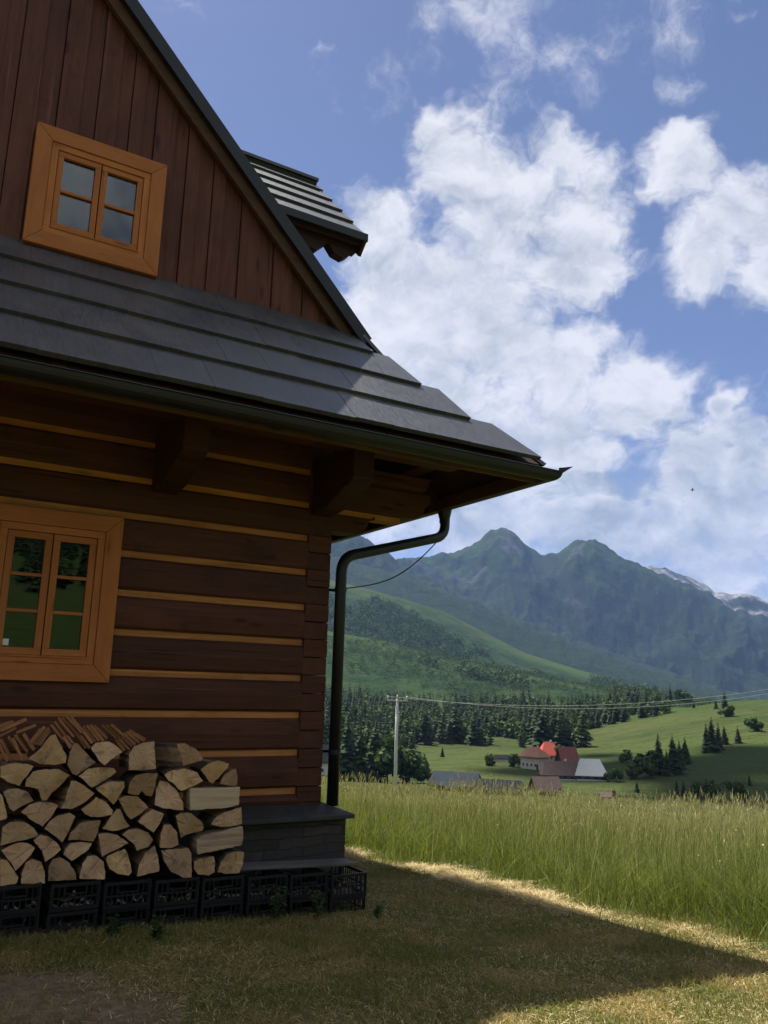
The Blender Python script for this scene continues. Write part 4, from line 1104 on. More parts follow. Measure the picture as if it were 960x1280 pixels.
# tall seed stalks
N2 = 21000
X, Y = scatter(N2, lambda x, y: meadow_density(x, y)*np.clip((x-medge(y)-.1)/1.2, .05, 1), (4.6, 24, -1, 26))
H = hscale(X, Y)*RNG.uniform(.58, .86, N2); lean = RNG.uniform(.03, .3, N2); a = RNG.normal(.6, 1.1, N2); sc = np.clip(np.hypot(X, Y)/9, .9, 2.4)
V, T = blades(X, Y, H, RNG.uniform(.0022, .0035, N2)*sc, lean, dirs=a); tn = RNG.uniform(0, 1, N2); push(V, T, 1, tn, 7)
tip = V.reshape(N2, 7, 3)[:, 6]
# seed heads: two crossed spindles with a loose outline
for q in range(3):
    hl = RNG.uniform(.035, .10, N2); hw = RNG.uniform(.004, .010, N2)*sc; fa = RNG.uniform(0, np.pi, N2)
    dx, dy = np.cos(a)*lean*1.2+RNG.normal(0, .16, N2), np.sin(a)*lean*1.2+RNG.normal(0, .16, N2)
    ax = np.stack([dx, dy, np.full(N2, .9)], 1); ax /= np.linalg.norm(ax, axis=1)[:, None]
    w = np.stack([np.cos(fa)*hw/2, np.sin(fa)*hw/2, np.zeros(N2)], 1)
    p0 = tip-ax*(hl*RNG.uniform(.3, .8, N2))[:, None]; p1 = p0+ax*(hl*.45)[:, None]; p2 = p0+ax*hl[:, None]
    V = np.stack([p0, p1-w, p1+w, p2], 1).reshape(-1, 3); b = np.arange(N2)[:, None]*4
    T = np.concatenate([b+np.array([[0,2,1]]), b+np.array([[1,2,3]])], 1).reshape(-1, 3)
    push(V, T, 2 if q == 1 else 1, tn, 4)
# a sprinkling of small white and yellow flowers
N6 = 170
X, Y = scatter(N6, lambda x, y: meadow_density(x, y)*np.clip((fbm(x*.9, y*.9, 3, 52)-.4)*5, .03, 1), (4.9, 20, -1, 20))
fz = terrain_z(X, Y)+hscale(X, Y)*RNG.uniform(.35, .66, N6); fr = RNG.uniform(.005, .010, N6)*np.clip(np.hypot(X, Y)/9, 1, 2)
V = np.stack([np.stack([X+fr*np.cos(k*1.2566), Y+fr*np.sin(k*1.2566), fz+RNG.uniform(-.006, .006, N6)], 1) for k in range(5)], 1).reshape(-1, 3); b = np.arange(N6)[:, None]*5
push(V, np.concatenate([b+np.array([[0,1,2]]), b+np.array([[0,2,3]]), b+np.array([[0,3,4]])], 1).reshape(-1, 3), 3, RNG.uniform(0, 1, N6), 5)
o = tri_mesh('meadow_grass', np.concatenate(Vs), np.concatenate(Ts), [M['blade'], M['stem'], M['seed'], M['flower']], np.concatenate(Ms), {'tint': np.concatenate(tints)})
tag(o, 'tall unmown meadow grass with pale seed heads beyond the mown lawn', 'meadow grass', kind='stuff')

# mown lawn
def lawn_density(X, Y):
    r = np.hypot(X, Y); az = np.degrees(np.arctan2(X, Y))
    c = fbm(X*1.1, Y*1.1, 4, 41)
    d = np.clip(.25+1.1*c, 0, 1)*(1-.93*dirtf(X, Y))
    return np.clip(d*(X < medge(Y)+.3)*~in_house(X, Y)*(az > -38)*(az < 68)*(r > 1.9)*np.clip(5/np.clip(r, 2, 99), 0, 1.3), 0, 1)
Vs = []; Ts = []; Ms = []; tints = []; base = 0
N3 = 160000
X, Y = scatter(N3, lawn_density, (-2.4, 7, 1, 14))
V, T = blades(X, Y, RNG.uniform(.018, .06, N3)*(.6+.8*fbm(X*1.7, Y*1.7, 3, 44)), RNG.uniform(.003, .0055, N3), RNG.uniform(.2, 1.5, N3)); push(V, T, 0, RNG.uniform(0, 1, N3), 7)
N4 = 84000
straw_d = lambda x, y: np.clip(lawn_density(x, y)*np.clip((fbm(x*1.5+9, y*1.5, 4, 61)-.33)*3.2, .04, 1), 0, 1)
X, Y = scatter(N4, straw_d, (-2.4, 7, 1, 14))
V, T = blades(X, Y, RNG.uniform(.008, .022, N4), RNG.uniform(.0025, .0045, N4), RNG.uniform(1.2, 4.0, N4), .2, .004); push(V, T, 1, RNG.uniform(0, 1, N4), 7)
o = tri_mesh('lawn_grass', np.concatenate(Vs), np.concatenate(Ts), [M['short'], M['straw']], np.concatenate(Ms), {'tint': np.concatenate(tints)})
tag(o, 'short mown lawn grass mixed with dry clippings', 'lawn grass', kind='stuff')
# raked hay along the meadow edge
N5 = 42000
ys = RNG.uniform(2.2, 11, N5); amp = np.clip((fbm(ys*1.7, ys*0+3.3, 3, 19)-.42)*5, .04, 1); keep = RNG.uniform(0, 1, N5) < amp; ys = ys[keep]; amp = amp[keep]
xs = medge(ys)-.17+RNG.normal(0, .07, len(ys))*(1+1.3*amp); hh = terrain_z(xs, ys)+RNG.uniform(0, .08, len(ys))*amp
V, T = blades(xs, ys, RNG.uniform(.012, .035, len(ys)), RNG.uniform(.003, .0055, len(ys)), RNG.uniform(2, 6, len(ys)), .3, .002, Z=hh)
o = tri_mesh('hay', V, T, M['straw'], attrs={'tint': np.repeat(RNG.uniform(0, 1, len(ys)), 7)})
tag(o, 'dry cut hay lying along the edge of the tall meadow', 'hay', kind='stuff')
# leafy weeds in front of the crates
def weed(x, y, h, n, label, seed):
    rg = random.Random(seed); e = empty('weed', (x, y, tz(x, y)-.005), label, 'weed', 'weeds in front of the crates')
    st = MB(); V = []; T = []; tn = []
    for k in range(n):
        a = rg.uniform(0, 6.28); L = h*rg.uniform(.5, 1.0); sp = rg.uniform(.1, .5)
        p = [Vector((math.cos(a)*L*sp*t*t, math.sin(a)*L*sp*t*t, L*t)) for t in (0, .35, .7, 1)]
        st.tube(p, [.003, .0025, .002, .001], 5)
        for q in range(7):
            t = .25+.75*q/6; c = Vector((math.cos(a)*L*sp*t*t, math.sin(a)*L*sp*t*t, L*t)); b = rg.uniform(0, 6.28); ll = rg.uniform(.03, .065); 
            d = Vector((math.cos(b), math.sin(b), rg.uniform(-.2, .5))); s = d.cross(Vector((0, 0, 1))).normalized()*ll*.3
            i = len(V); V += [c, c+d*ll*.5+s, c+d*ll*.5-s, c+d*ll+Vector((0, 0, -.01))]; T += [(i, i+1, i+2), (i+1, i+3, i+2)]; tn += [rg.random()]*4
    st.build('stem', M['weed_stem'], e)
    tri_mesh('leaf_cluster', np.array([tuple(v) for v in V]), T, M['weed'], attrs={'tint': tn}, parent=e)
M['weed_stem'] = plain('weed stem', (.06,.09,.03), .7)
weed(2.62, 5.74, .24, 9, 'leafy green weed before the crate just right of the woodpile', 1)
weed(2.95, 5.72, .20, 8, 'leafy weed before the second crate from the right end', 2)
weed(1.5, 5.72, .13, 7, 'low dark weed before the third crate from the left', 3)
weed(1.72, 5.5, .15, 8, 'low weed on the shaded lawn before the middle crates', 4)
weed(3.42, 5.68, .12, 6, 'small weed at the foot of the crate nearest the meadow', 5)
# ------------------------------------------------------------------ trees
def needle_mat(name, a, b):
    t = NT(name); r = t.attr('tint'); n = t.noise(t.pos(), .35, 4, .6)
    col = t.mix(t.mr(t.math('ADD', t.math('MULTIPLY', r, .7), t.math('MULTIPLY', n, .4)), .2, .9), a, b)
    d = t.n('ShaderNodeBsdfPrincipled', inp={'Base Color': col, 'Roughness': .75, 'Specular IOR Level': .15})
    tr = t.n('ShaderNodeBsdfTranslucent', inp={'Color': col})
    mx = t.n('ShaderNodeMixShader', inp={0: .22, 1: d.outputs[0], 2: tr.outputs[0]})
    t.t.links.new(mx.outputs[0], t.out.inputs[0]); return t.mat
M['spruce'] = needle_mat('spruce needles', (.020,.038,.014), (.058,.088,.030))
M['leafy'] = needle_mat('broad leaves', (.032,.062,.016), (.08,.125,.032))
M['trunk'] = plain('tree bark', (.06,.045,.035), .9)
def conifer_arrays(h, seed, whorls=15, arms=8, width=.19):
    rg = np.random.default_rng(seed); V = []; T = []; tn = []
    for k in range(whorls):
        t = k/(whorls-1); z0 = h*(.06+.93*t); R = h*width*(1-t)**.85*rg.uniform(.85, 1.15)+h*.008
        for q in range(arms if t < .8 else arms-3):
            a = 2*np.pi*(q+rg.uniform(-.35, .35))/arms+k*1.3; L = R*rg.uniform(.65, 1.2); w = L*rg.uniform(.28, .42)+h*.008
            dr = rg.uniform(.25, .55)*L; ca, sa = np.cos(a), np.sin(a); z = z0+rg.uniform(-.02, .02)*h
            i = len(V)
            V += [(0, 0, z), (ca*L*.6-sa*w, sa*L*.6+ca*w, z-dr*.75), (ca*L, sa*L, z-dr), (ca*L*.6+sa*w, sa*L*.6-ca*w, z-dr*.75), (ca*L*.55, sa*L*.55, z-dr*.25)]
            T += [(i, i+1, i+4), (i, i+4, i+3), (i+1, i+2, i+4), (i+4, i+2, i+3)]; tn += [rg.random()]*5
    i = len(V); V += [(-h*.012, 0, h*.93), (h*.012, 0, h*.93), (0, h*.012, h*.93), (0, 0, h*1.02)]; T += [(i, i+1, i+3), (i+1, i+2, i+3), (i+2, i, i+3)]; tn += [.5]*4
    return np.array(V), np.array(T), np.array(tn)
def bush_arrays(h, seed, n=420, width=.55):
    rg = np.random.default_rng(seed)
    c = rg.normal(size=(9, 3))*np.array([width*.5, width*.5, .18])*h+np.array([0, 0, h*.52]); rr_ = rg.uniform(.22, .36, 9)*h
    k = rg.integers(0, 9, n); d = rg.normal(size=(n, 3)); d /= np.linalg.norm(d, axis=1)[:, None]
    p = c[k]+d*(rr_[k]*rg.uniform(.55, 1.05, n))[:, None]; p[:, 2] = np.clip(p[:, 2], h*.04, h*1.02)
    s = h*rg.uniform(.045, .09, n); u = np.cross(d, rg.normal(size=(n, 3))); u /= np.linalg.norm(u, axis=1)[:, None]; v = np.cross(d, u)+d*.4
    V = np.stack([p-u*s[:, None], p+v*s[:, None], p+u*s[:, None], p-v*s[:, None]], 1).reshape(-1, 3)
    b = np.arange(n)[:, None]*4; T = np.concatenate([b+np.array([[0,1,2]]), b+np.array([[0,2,3]])], 1).reshape(-1, 3)
    return V, T, np.repeat(rg.uniform(0, 1, n), 4)
def tree(kind, x, y, h, label, group, seed):
    nm = {'spruce': 'spruce_tree', 'bush': 'bush', 'leafy': 'broadleaf_tree'}[kind]
    e = empty(nm, (x, y, tz(x, y)-.1), label, {'spruce': 'tree', 'bush': 'bush', 'leafy': 'tree'}[kind], group)
    e.rotation_euler[2] = seed*1.7
    tk = MB(); tk.tube([(0, 0, -.5), (0, 0, h*.4), (0, 0, h*.9)], [h*.02, h*.013, h*.003], 7); tk.build('trunk', M['trunk'], e)
    if kind == 'spruce': V, T, tn = conifer_arrays(h, seed, 22, 11, .22+.08*((seed*7) % 5)/5)
    else: V, T, tn = bush_arrays(h, seed, 900, .55 if kind == 'bush' else .34)
    tri_mesh('crown', V, T, M['spruce' if kind == 'spruce' else 'leafy'], attrs={'tint': tn}, parent=e)
tree('spruce', 237.3, 207.2, 14.0, 'tall spruce leading the clump right of the round bush, on its left side', 'spruces in the valley', 31)
tree('spruce', 240.5, 203.7, 13.6, 'tall dark spruce in the middle of the clump above the shaded meadow', 'spruces in the valley', 32)
tree('spruce', 235.7, 202.4, 9.2, 'shorter dark spruce in front of the two tall spruces of the clump', 'spruces in the valley', 33)
tree('bush', 227.6, 204.3, 8.3, 'broad dark bush at the left foot of the spruce clump', 'bushes in the valley', 34)
tree('bush', 221.7, 203.8, 4.4, 'low dark bush trailing off the left end of the spruce clump', 'bushes in the valley', 35)
tree('spruce', 252.3, 210.8, 10.6, 'spruce on the right flank of the clump above the shaded meadow', 'spruces in the valley', 36)
tree('spruce', 267.0, 220.3, 10.3, 'slim spruce at the back right of the clump', 'spruces in the valley', 37)
tree('spruce', 303.1, 238.8, 12.4, 'left spruce of the group beside the small pale clearing', 'spruces in the valley', 38)
tree('spruce', 304.0, 236.7, 15.0, 'tallest spruce of the group right of the small pale clearing', 'spruces in the valley', 39)
tree('spruce', 313.1, 240.5, 12.0, 'spruce at the right of the tallest one by the pale clearing', 'spruces in the valley', 40)
tree('spruce', 334.4, 253.7, 9.2, 'round-shouldered spruce at the right end of the clearing group', 'spruces in the valley', 41)
tree('spruce', 341.0, 251.5, 7.8, 'lone conical young spruce on the edge of the shaded meadow', 'spruces in the valley', 42)
tree('bush', 375.1, 266.3, 6.5, 'grey green bush with a pointed middle on the far right slope', 'bushes in the valley', 43)
tree('spruce', 377.5, 267.5, 7.3, 'thin small spruce rising out of the bush on the far right slope', 'spruces in the valley', 44)
tree('spruce', 458.0, 352.5, 7.4, 'small dark spruce at the left of the pair on the sunny crest', 'spruces in the valley', 45)
tree('spruce', 460.2, 347.7, 11.3, 'taller dark spruce of the pair on the sunny crest', 'spruces in the valley', 46)
tree('bush', 418.2, 313.6, 6.2, 'rounded bush just below the pair of spruces on the sunny crest', 'bushes in the valley', 47)
tree('spruce', 473.3, 381.9, 5.8, 'single small spruce left of the sunny crest meadow', 'spruces in the valley', 48)
tree('leafy', 769.5, 632.6, 17.3, 'light green broadleaf tree on the skyline left of the sunny crest', 'broadleaf trees in the valley', 49)
tree('spruce', 720.6, 610.9, 23.1, 'pointed spruce on the skyline left of the light green tree', 'spruces in the valley', 50)
tree('spruce', 683.6, 593.5, 14.3, 'blunt spruce on the skyline farthest left of the crest trees', 'spruces in the valley', 51)
tree('spruce', 196.0, 179.7, 3.8, 'small dark spruce standing alone at the foot of the tall meadow edge', 'spruces in the valley', 52)
tree('spruce', 202.9, 171.0, 4.9, 'leftmost small spruce in the row behind the tall meadow', 'spruces in the valley', 53)
tree('spruce', 202.5, 168.2, 4.6, 'second small spruce in the row behind the tall meadow', 'spruces in the valley', 54)
tree('spruce', 203.2, 165.5, 4.8, 'third small spruce in the row behind the tall meadow', 'spruces in the valley', 55)
tree('bush', 203.3, 162.8, 4.1, 'bushy tree fourth in the row behind the tall meadow', 'bushes in the valley', 56)
tree('bush', 200.2, 157.4, 5.0, 'broad dark bush ending the row behind the tall meadow', 'bushes in the valley', 57)
tree('spruce', 238.2, 172.5, 3.8, 'tiny spruce high on the shaded meadow at the far right', 'spruces in the valley', 58)
tree('bush', 205.0, 152.7, 4.8, 'dark bush behind the tall meadow below the tiny spruce', 'bushes in the valley', 59)
tree('spruce', 211.6, 148.4, 2.7, 'small dark spruce at the right edge of the photo behind the meadow', 'spruces in the valley', 60)
tree('bush', 212.0, 203.0, 4.3, 'round dark bush standing right of the pale metal roof', 'bushes in the valley', 61)
tree('bush', 261.4, 244.1, 4.6, 'round bush on the green slope above the pale metal roof', 'bushes in the valley', 62)
tree('leafy', 213.6, 255.8, 4.7, 'pale broadleaf tree left of the cream house', 'broadleaf trees in the valley', 63)
tree('leafy', 246.4, 265.1, 7.3, 'leafy green tree between the red roof and the rust roof', 'broadleaf trees in the valley', 64)
tree('spruce', 305.1, 335.9, 12.1, 'spruce standing behind the bright red roof', 'spruces in the valley', 65)
tree('spruce', 126.0, 229.7, 19.5, 'large dark spruce just right of the downpipe', 'spruces in the valley', 66)
tree('spruce', 129.5, 227.7, 16.7, 'second large dark spruce right of the downpipe', 'spruces in the valley', 67)
tree('spruce', 133.5, 225.4, 18.8, 'tall dark spruce left of the utility pole', 'spruces in the valley', 68)
tree('leafy', 136.8, 223.4, 12.3, 'bushy broadleaf tree beside the utility pole on its left', 'broadleaf trees in the valley', 69)
tree('leafy', 142.5, 219.8, 9.4, 'rounded broadleaf tree right of the utility pole', 'broadleaf trees in the valley', 70)
tree('leafy', 145.6, 217.8, 6.7, 'low broadleaf tree between the utility pole and the grey roofs', 'broadleaf trees in the valley', 71)
tree('spruce', 212.1, 301.9, 4.6, 'small young spruce on the valley meadow left of the path', 'spruces in the valley', 72)
tree('leafy', 207.4, 263.5, 4.7, 'small round tree beside the pale valley track', 'broadleaf trees in the valley', 73)
# the valley wood and the woods on the hills, far off and uncountable
def forest_mesh(name, protos, X, Y, H, label, matkey):
    Z = terrain_z(X, Y)-.3; n = len(X); k = RNG.integers(0, len(protos), n); Vs = []; Ts = []; tn = []; b = 0; mi = []
    for q, (V, T, t, m) in enumerate(protos):
        ii = np.where(k == q)[0]
        if not len(ii): continue
        a = RNG.uniform(0, 6.28, len(ii)); ca, sa = np.cos(a)[:, None], np.sin(a)[:, None]; hh = H[ii][:, None]; sx = RNG.uniform(.85, 1.2, len(ii))[:, None]
        P = np.stack([(V[:, 0]*ca-V[:, 1]*sa)*hh*sx+X[ii][:, None], (V[:, 0]*sa+V[:, 1]*ca)*hh*sx+Y[ii][:, None], V[:, 2]*hh+Z[ii][:, None]], -1)
        Vs.append(P.reshape(-1, 3)); Ts.append((T[None]+(np.arange(len(ii))*len(V))[:, None, None]).reshape(-1, 3)+b); b += len(ii)*len(V)
        tn.append((t[None]*.55+RNG.uniform(0, .45, len(ii))[:, None]).ravel()); mi.append(np.full(len(ii)*len(T), m))
    o = tri_mesh(name, np.concatenate(Vs), np.concatenate(Ts), [M['spruce'], M['leafy']], np.concatenate(mi), {'tint': np.concatenate(tn)})
    tag(o, label, 'forest', kind='stuff')
def polar_scatter(n, r0, r1, a0, a1, ok):
    Xs = []; Ys = []; c = 0
    while c < n:
        r = np.sqrt(RNG.uniform(r0*r0, r1*r1, n*3)); a = np.radians(RNG.uniform(a0, a1, n*3)); X = r*np.sin(a); Y = r*np.cos(a)
        k = ok(X, Y); Xs.append(X[k]); Ys.append(Y[k]); c += k.sum()
    return np.concatenate(Xs)[:n], np.concatenate(Ys)[:n]
pc = [(*conifer_arrays(1.0, s, 13, 8, w), 0) for s, w in ((1, .19), (2, .23), (3, .17), (4, .25))]
pb = [(*bush_arrays(.62, s, 190, .36), 1) for s in (5, 6)]
def wood_front(X, Y):
    r = np.hypot(X, Y); az = np.degrees(np.arctan2(X, Y)); n = fbm(X/60, Y/60, 3, 91)
    front = np.interp(az, [20, 29.5, 31.5, 33.5, 36, 40, 43.5, 46, 47.5, 49.5], [300, 300, 340, 420, 440, 432, 425, 445, 480, 580])+170*(n-.45)
    return (r > front)
X, Y = polar_scatter(2900, 290, 760, 9, 49.5, lambda x, y: wood_front(x, y) & (fbm(x/42, y/42, 3, 23) > .46))
forest_mesh('valley_forest', pc+pc+pc+pb+pb, X, Y, 7+17*RNG.beta(1.6, 1.6, len(X))*(.55+.8*fbm(X/45, Y/45, 3, 29)), 'dark spruce wood filling the valley floor behind the village', 0)
pc2 = [(*conifer_arrays(1.0, s, 6, 5, .2), 0) for s in (11, 12, 13)]; pb2 = [(*bush_arrays(1.0, s, 46, .42), 1) for s in (15, 16, 17)]
X, Y = polar_scatter(5200, 900, 2500, 18, 58, lambda x, y: (cover_forest(x, y, 0*x) > .5) & (RNG.uniform(0, 1, len(x)) < .9))
forest_mesh('hillside_forest', pc2+pb2, X, Y, RNG.uniform(12, 22, len(X)), 'dark spruce forest on the lower mountain slopes', 0)
X, Y = polar_scatter(3600, 880, 1480, 18, 56, lambda x, y: fbm(x/90, y/90, 4, 71) > .44)
forest_mesh('hillside_scrub', pb2+pb2+pc2[:1], X, Y, RNG.uniform(3.5, 9, len(X)), 'light green scrub scattered over the nearer hillside', 1)
# wooded rise behind the viewer (seen mirrored in the lower window)
X, Y = polar_scatter(1000, 180, 760, 145, 205, lambda x, y: RNG.uniform(0, 1, x.shape) < np.clip((np.hypot(x, y)-330)/120, .05, 1))
forest_mesh('rear_forest', pc, X, Y, RNG.uniform(14, 24, len(X)), 'spruce wood on the rise behind the viewer', 0)
# ------------------------------------------------------------------ village
M['plaster'] = plain('pale plaster', (.50,.44,.33), .85, 0, .12, .6)
M['white_wall'] = plain('white plaster', (.55,.55,.53), .85, 0, .08, .6)
M['far_log'] = plain('dark timber wall', (.055,.032,.022), .85, 0, .3, 2)
M['roof_orange'] = plain('tan orange tiles', (.36,.17,.095), .8, 0, .2, 1.5)
M['roof_red'] = plain('bright red sheet roof', (.50,.085,.05), .7, 0, .08, 1)
M['roof_rust'] = plain('rust red tiles', (.22,.075,.05), .8, 0, .2, 1.5)
M['roof_brown'] = plain('brown shingle roof', (.095,.058,.05), .8, 0, .25, 1.5)
M['roof_white'] = plain('pale metal roof', (.44,.45,.44), .55, 0, .06, 1)
M['roof_slate'] = plain('blue grey sheet roof', (.03,.038,.05), 1.0, 0, .2, .5)
M['roof_dark'] = plain('dark grey roof', (.03,.032,.036), 1.0, 0, .2, .7, .15, .05)
M['pane_far'] = plain('far window pane', (.03,.035,.04), .2)
def house(x, y, rz, L, W, hw, hr, roof, wall, name, label, windows=5, hip=0.0, over=.6, chimney=False, wing=None, base=None, barrel=False, door=True):
    """L along local x (ridge), W deep, eaves at hw, ridge hr above them; local -y side faces the viewer"""
    z = tz(x, y) if base is None else base
    e = empty(name, (x, y, z-.3), label, 'house', None, rz)
    m = MB(); l, w = L/2, W/2
    m.box((-l, -w, -1.5), (l, w, hw))
    if not hip: 
        if barrel: pass
        else: m.prism([(-w+.01, hw), (w-.01, hw), (0, hw+hr*(1-.05))], -l, l); k = len(m.v)-6; m.v[k:] = [(yy, xx, zz) for xx, yy, zz in m.v[k:]]
    m.build('wall', M[wall], e)
    m = MB(); t = .22
    if barrel:
        n = 12; pts = []
        for k in range(n+1):
            a = math.pi*k/n; pts.append((math.cos(a)*(w+over), hw+math.sin(a)*hr))
        for k in range(n):
            (y0, z0), (y1, z1) = pts[k], pts[k+1]
            s0 = 1-.55*hip*max(0, (z0-hw)/hr)**2; s1 = 1-.55*hip*max(0, (z1-hw)/hr)**2
            lo = l+over
            m.add([(-lo*s0, y0, z0), (lo*s0, y0, z0), (lo*s1, y1, z1), (-lo*s1, y1, z1)], [(0, 1, 2, 3)])
        for sg in (-1, 1):
            v = [(sg*(l+over)*(1-.55*hip*max(0, (zz-hw)/hr)**2), yy, zz) for yy, zz in pts]; m.add(v, [tuple(range(len(v)))])
    else:
        ze = hw-over*hr/w
        for sg in (-1, 1):
            a = [(-l-over, sg*(w+over), ze), (l+over, sg*(w+over), ze), (l+over-hip, 0, hw+hr), (-l-over+hip, 0, hw+hr)]
            m.add(a+[(p[0], p[1], p[2]+t) for p in a], [(0,3,2,1),(4,5,6,7),(0,1,5,4),(1,2,6,5),(2,3,7,6),(3,0,4,7)])
            if hip:
                b = [(sg*(l+over), -w-over, ze+.02), (sg*(l+over), w+over, ze+.02), (sg*(l+over-hip), 0, hw+hr+.02)]
                m.add(b+[(p[0], p[1], p[2]+t) for p in b], [(0,1,2), (3,4,5), (0,1,4,3), (1,2,5,4), (2,0,3,5)])
    rf = m.build('roof', M[roof], e)
    if chimney:
        m = MB(); m.box((-.35+l*.3, .2, hw+hr*.5), (.35+l*.3, .9, hw+hr+.9)); m.build('chimney', M['plaster'], rf)
    if name in ('farmhouse', 'barn'):
        m = MB(); m.box((-l-.1, -w-.12, -.4), (l+.1, -w-.002, .75)); m.build('footing', M['white_wall'], e)
    for k in range(windows):
        xx = -l+L*(k+.7)/(windows+.4); m = MB(); m.box((xx-.45, -w-.06, 1.25), (xx+.45, -w+.02, 2.45)); f = m.build('window', M['white_wall'], e)
        m = MB(); m.box((xx-.36, -w-.09, 1.34), (xx+.36, -w-.061, 2.36)); m.build('pane', M['pane_far'], f)
    if door:
        m = MB(); m.box((l-.9, -w-.07, .1), (l+.0-.05, -w+.02, 2.3)); m.build('door', M['far_log'], e)
    return e
house(217.0, 248.7, -0.717+rad(-38), 9.6*.86, 9.6*.62, 5.4, 2.6, "roof_orange", "plaster", "house", "cream two-storey house with a tan tiled hip roof and balconies", 4, 3.0, .9, True)
house(247.2, 274.2, -0.734+rad(20), 8.5*.95, 8.5*.75, 3.2, 4.6, "roof_red", "plaster", "house", "house under a bright red hipped roof below the wood", 3, 2.6, .5, True)
house(237.7, 253.1, -0.754+rad(28), 7.4*.9, 7.4*.6, 3.0, 4.2, "roof_rust", "far_log", "house", "timber house with a rust red tiled roof behind the farmhouse", 3, 0.0, .7)
house(200.1, 216.3, -0.747+rad(12), 11.9, 11.9*.42, 2.6, 3.4, "roof_brown", "far_log", "farmhouse", "long low farmhouse with a brown shingle roof and whitewashed footing", 5, 1.2, .7, True)
house(208.2, 210.8, -0.779+rad(8), 9.7*.95, 9.7*.62, 2.8, 4.0, "roof_white", "far_log", "barn", "dark timber barn with a pale metal roof", 3, 2.2, .8)
house(132.3, 182.0, -0.629+rad(-12), 12.6, 12.6*.5, 2.0, 2.8, "roof_slate", "far_log", "shed", "long shed with a blue grey sheet roof half hidden by the meadow", 0, .8, .5)
house(135.0, 167.4, -0.679+rad(-4), 11.2, 11.2*.45, 1.6, 2.0, "roof_dark", "far_log", "shed", "low shed with a dark roof between the blue grey and brown roofs", 0, .8, .5)
house(146.6, 164.0, -0.730+rad(25), 7.2*.9, 7.2*.62, 2.0, 2.7, "roof_brown", "far_log", "hut", "hut with a brown roof just behind the meadow crest below the farmhouse", 0, 0, .5)
house(161.0, 157.1, -0.798+rad(10), 3.5, 3.5*.7, .7, .9, "roof_brown", "far_log", "hut", "tiny hut with a faded brown roof peeping over the meadow", 0, 0, .3)
house(132.8, 251.1, -0.486+rad(5), 11.0, 11.0*.6, 5.0, 4.5, "roof_dark", "white_wall", "house", "white walled house glimpsed on both sides of the downpipe", 4, 0, .6)
house(224.5, 276.9, -0.681+rad(15), 6.2, 6.2*.4, 1.6, 1.2, "roof_dark", "plaster", "shed", "low flat shed on the yellow patch left of the cream house", 0, 0, .3)
# ------------------------------------------------------------------ utility pole and its wires
M['pole'] = plain('weathered pale concrete pole', (.42,.41,.38), .8, 0, .12, 3)
M['insulator'] = plain('white porcelain insulator', (.6,.58,.54), .3)
PX, PY = 31.81, 50.88
pz = tz(PX, PY)
e = empty('utility_pole', (PX, PY, pz), 'pale utility pole with a short crossarm standing beyond the meadow', 'utility pole')
PT = -.72-pz
m = MB(); m.tube([(0, 0, -.6), (0, 0, PT*.5), (0, 0, PT)], [.15, .125, .10], 10); m.build('pole', M['pole'], e, smooth=True)
WD = Vector((math.sin(rad(75)), math.cos(rad(75)), 0)); WS = Vector((WD.y, -WD.x, 0))
AX = Vector((math.cos(rad(33)), -math.sin(rad(33)), 0))
m = MB(); m.bar(AX*-.75+Vector((0, 0, PT-.12)), AX*.75+Vector((0, 0, PT-.12)), .1, .1); m.build('crossarm', M['pole'], e)
for k in (-.68, 0, .68):
    m = MB(); b = AX*k+Vector((0, 0, PT-.07)); b.z += .07 if k == 0 else 0
    m.tube([b, b+Vector((0, 0, .1)), b+Vector((0, 0, .12)), b+Vector((0, 0, .24)), b+Vector((0, 0, .27))], [.025, .025, .07, .06, .02], 8); m.build('insulator', M['insulator'], e)
M['wire'] = plain('bright aluminium wire', (.42,.42,.40), .4, .5)
E2 = Vector((63.95, 28.47, 4.00))
for k, lb in ((-.68, 'left-hand sagging power line running right from the utility pole'), (.68, 'right-hand sagging power line running right from the utility pole')):
    A = Vector((PX, PY, pz+PT+.15))+AX*k; B = E2+AX*k+Vector((0, 0, .3*k)); m = MB(); pts = []
    for q in range(25):
        t = q/24; p = A.lerp(B, t); p.z -= 2.10*4*t*(1-t)*(1+.12*k); pts.append(tuple(p))
    m.tube(pts, .014, 5); o = m.build('power_line', M['wire']); tag(o, lb, 'power line', 'power lines')
# ------------------------------------------------------------------ a bird in flight
bd = Vector((math.sin(rad(51.7))*math.cos(rad(13.2)), math.cos(rad(51.7))*math.cos(rad(13.2)), math.sin(rad(13.2))))*105
bm = bmesh.new(); me = bpy.data.meshes.new('bird')
sk = [(-.16,0,0,.012), (-.06,0,.0,.05), (.04,0,.01,.055), (.13,0,.03,.035), (.2,0,.035,.03), (.26,0,.03,.006)]
m = MB(); m.tube([s[:3] for s in sk], [s[3] for s in sk], 10)
for sg in (-1, 1):
    W_ = [(.10, .03*sg, .03), (.09, .2*sg, .10), (.0, .42*sg, .05), (-.06, .40*sg, .05), (-.02, .2*sg, .085), (-.06, .03*sg, .02)]
    m.add(W_+[(x, y, z+.012) for x, y, z in W_], [(0,1,4,5), (1,2,3,4), (6,11,10,7), (7,10,9,8), (0,6,7,1), (1,7,8,2), (2,8,9,3), (3,9,10,4), (4,10,11,5), (5,11,6,0)])
m.add([(-.14, -.015, 0), (-.30, -.06, .0), (-.30, .06, .0), (-.14, .015, 0), (-.14, 0, .012), (-.30, 0, .012)], [(0,1,2,3), (0,4,5,1), (4,3,2,5), (1,5,2)])
M['bird'] = plain('dark plumage', (.025,.022,.02), .7)
o = m.build('bird', M['bird'], loc=tuple(bd)); o.rotation_euler = (.25, .1, 2.4); tag(o, 'small dark bird flying against the pale cloud above the mountains', 'bird')
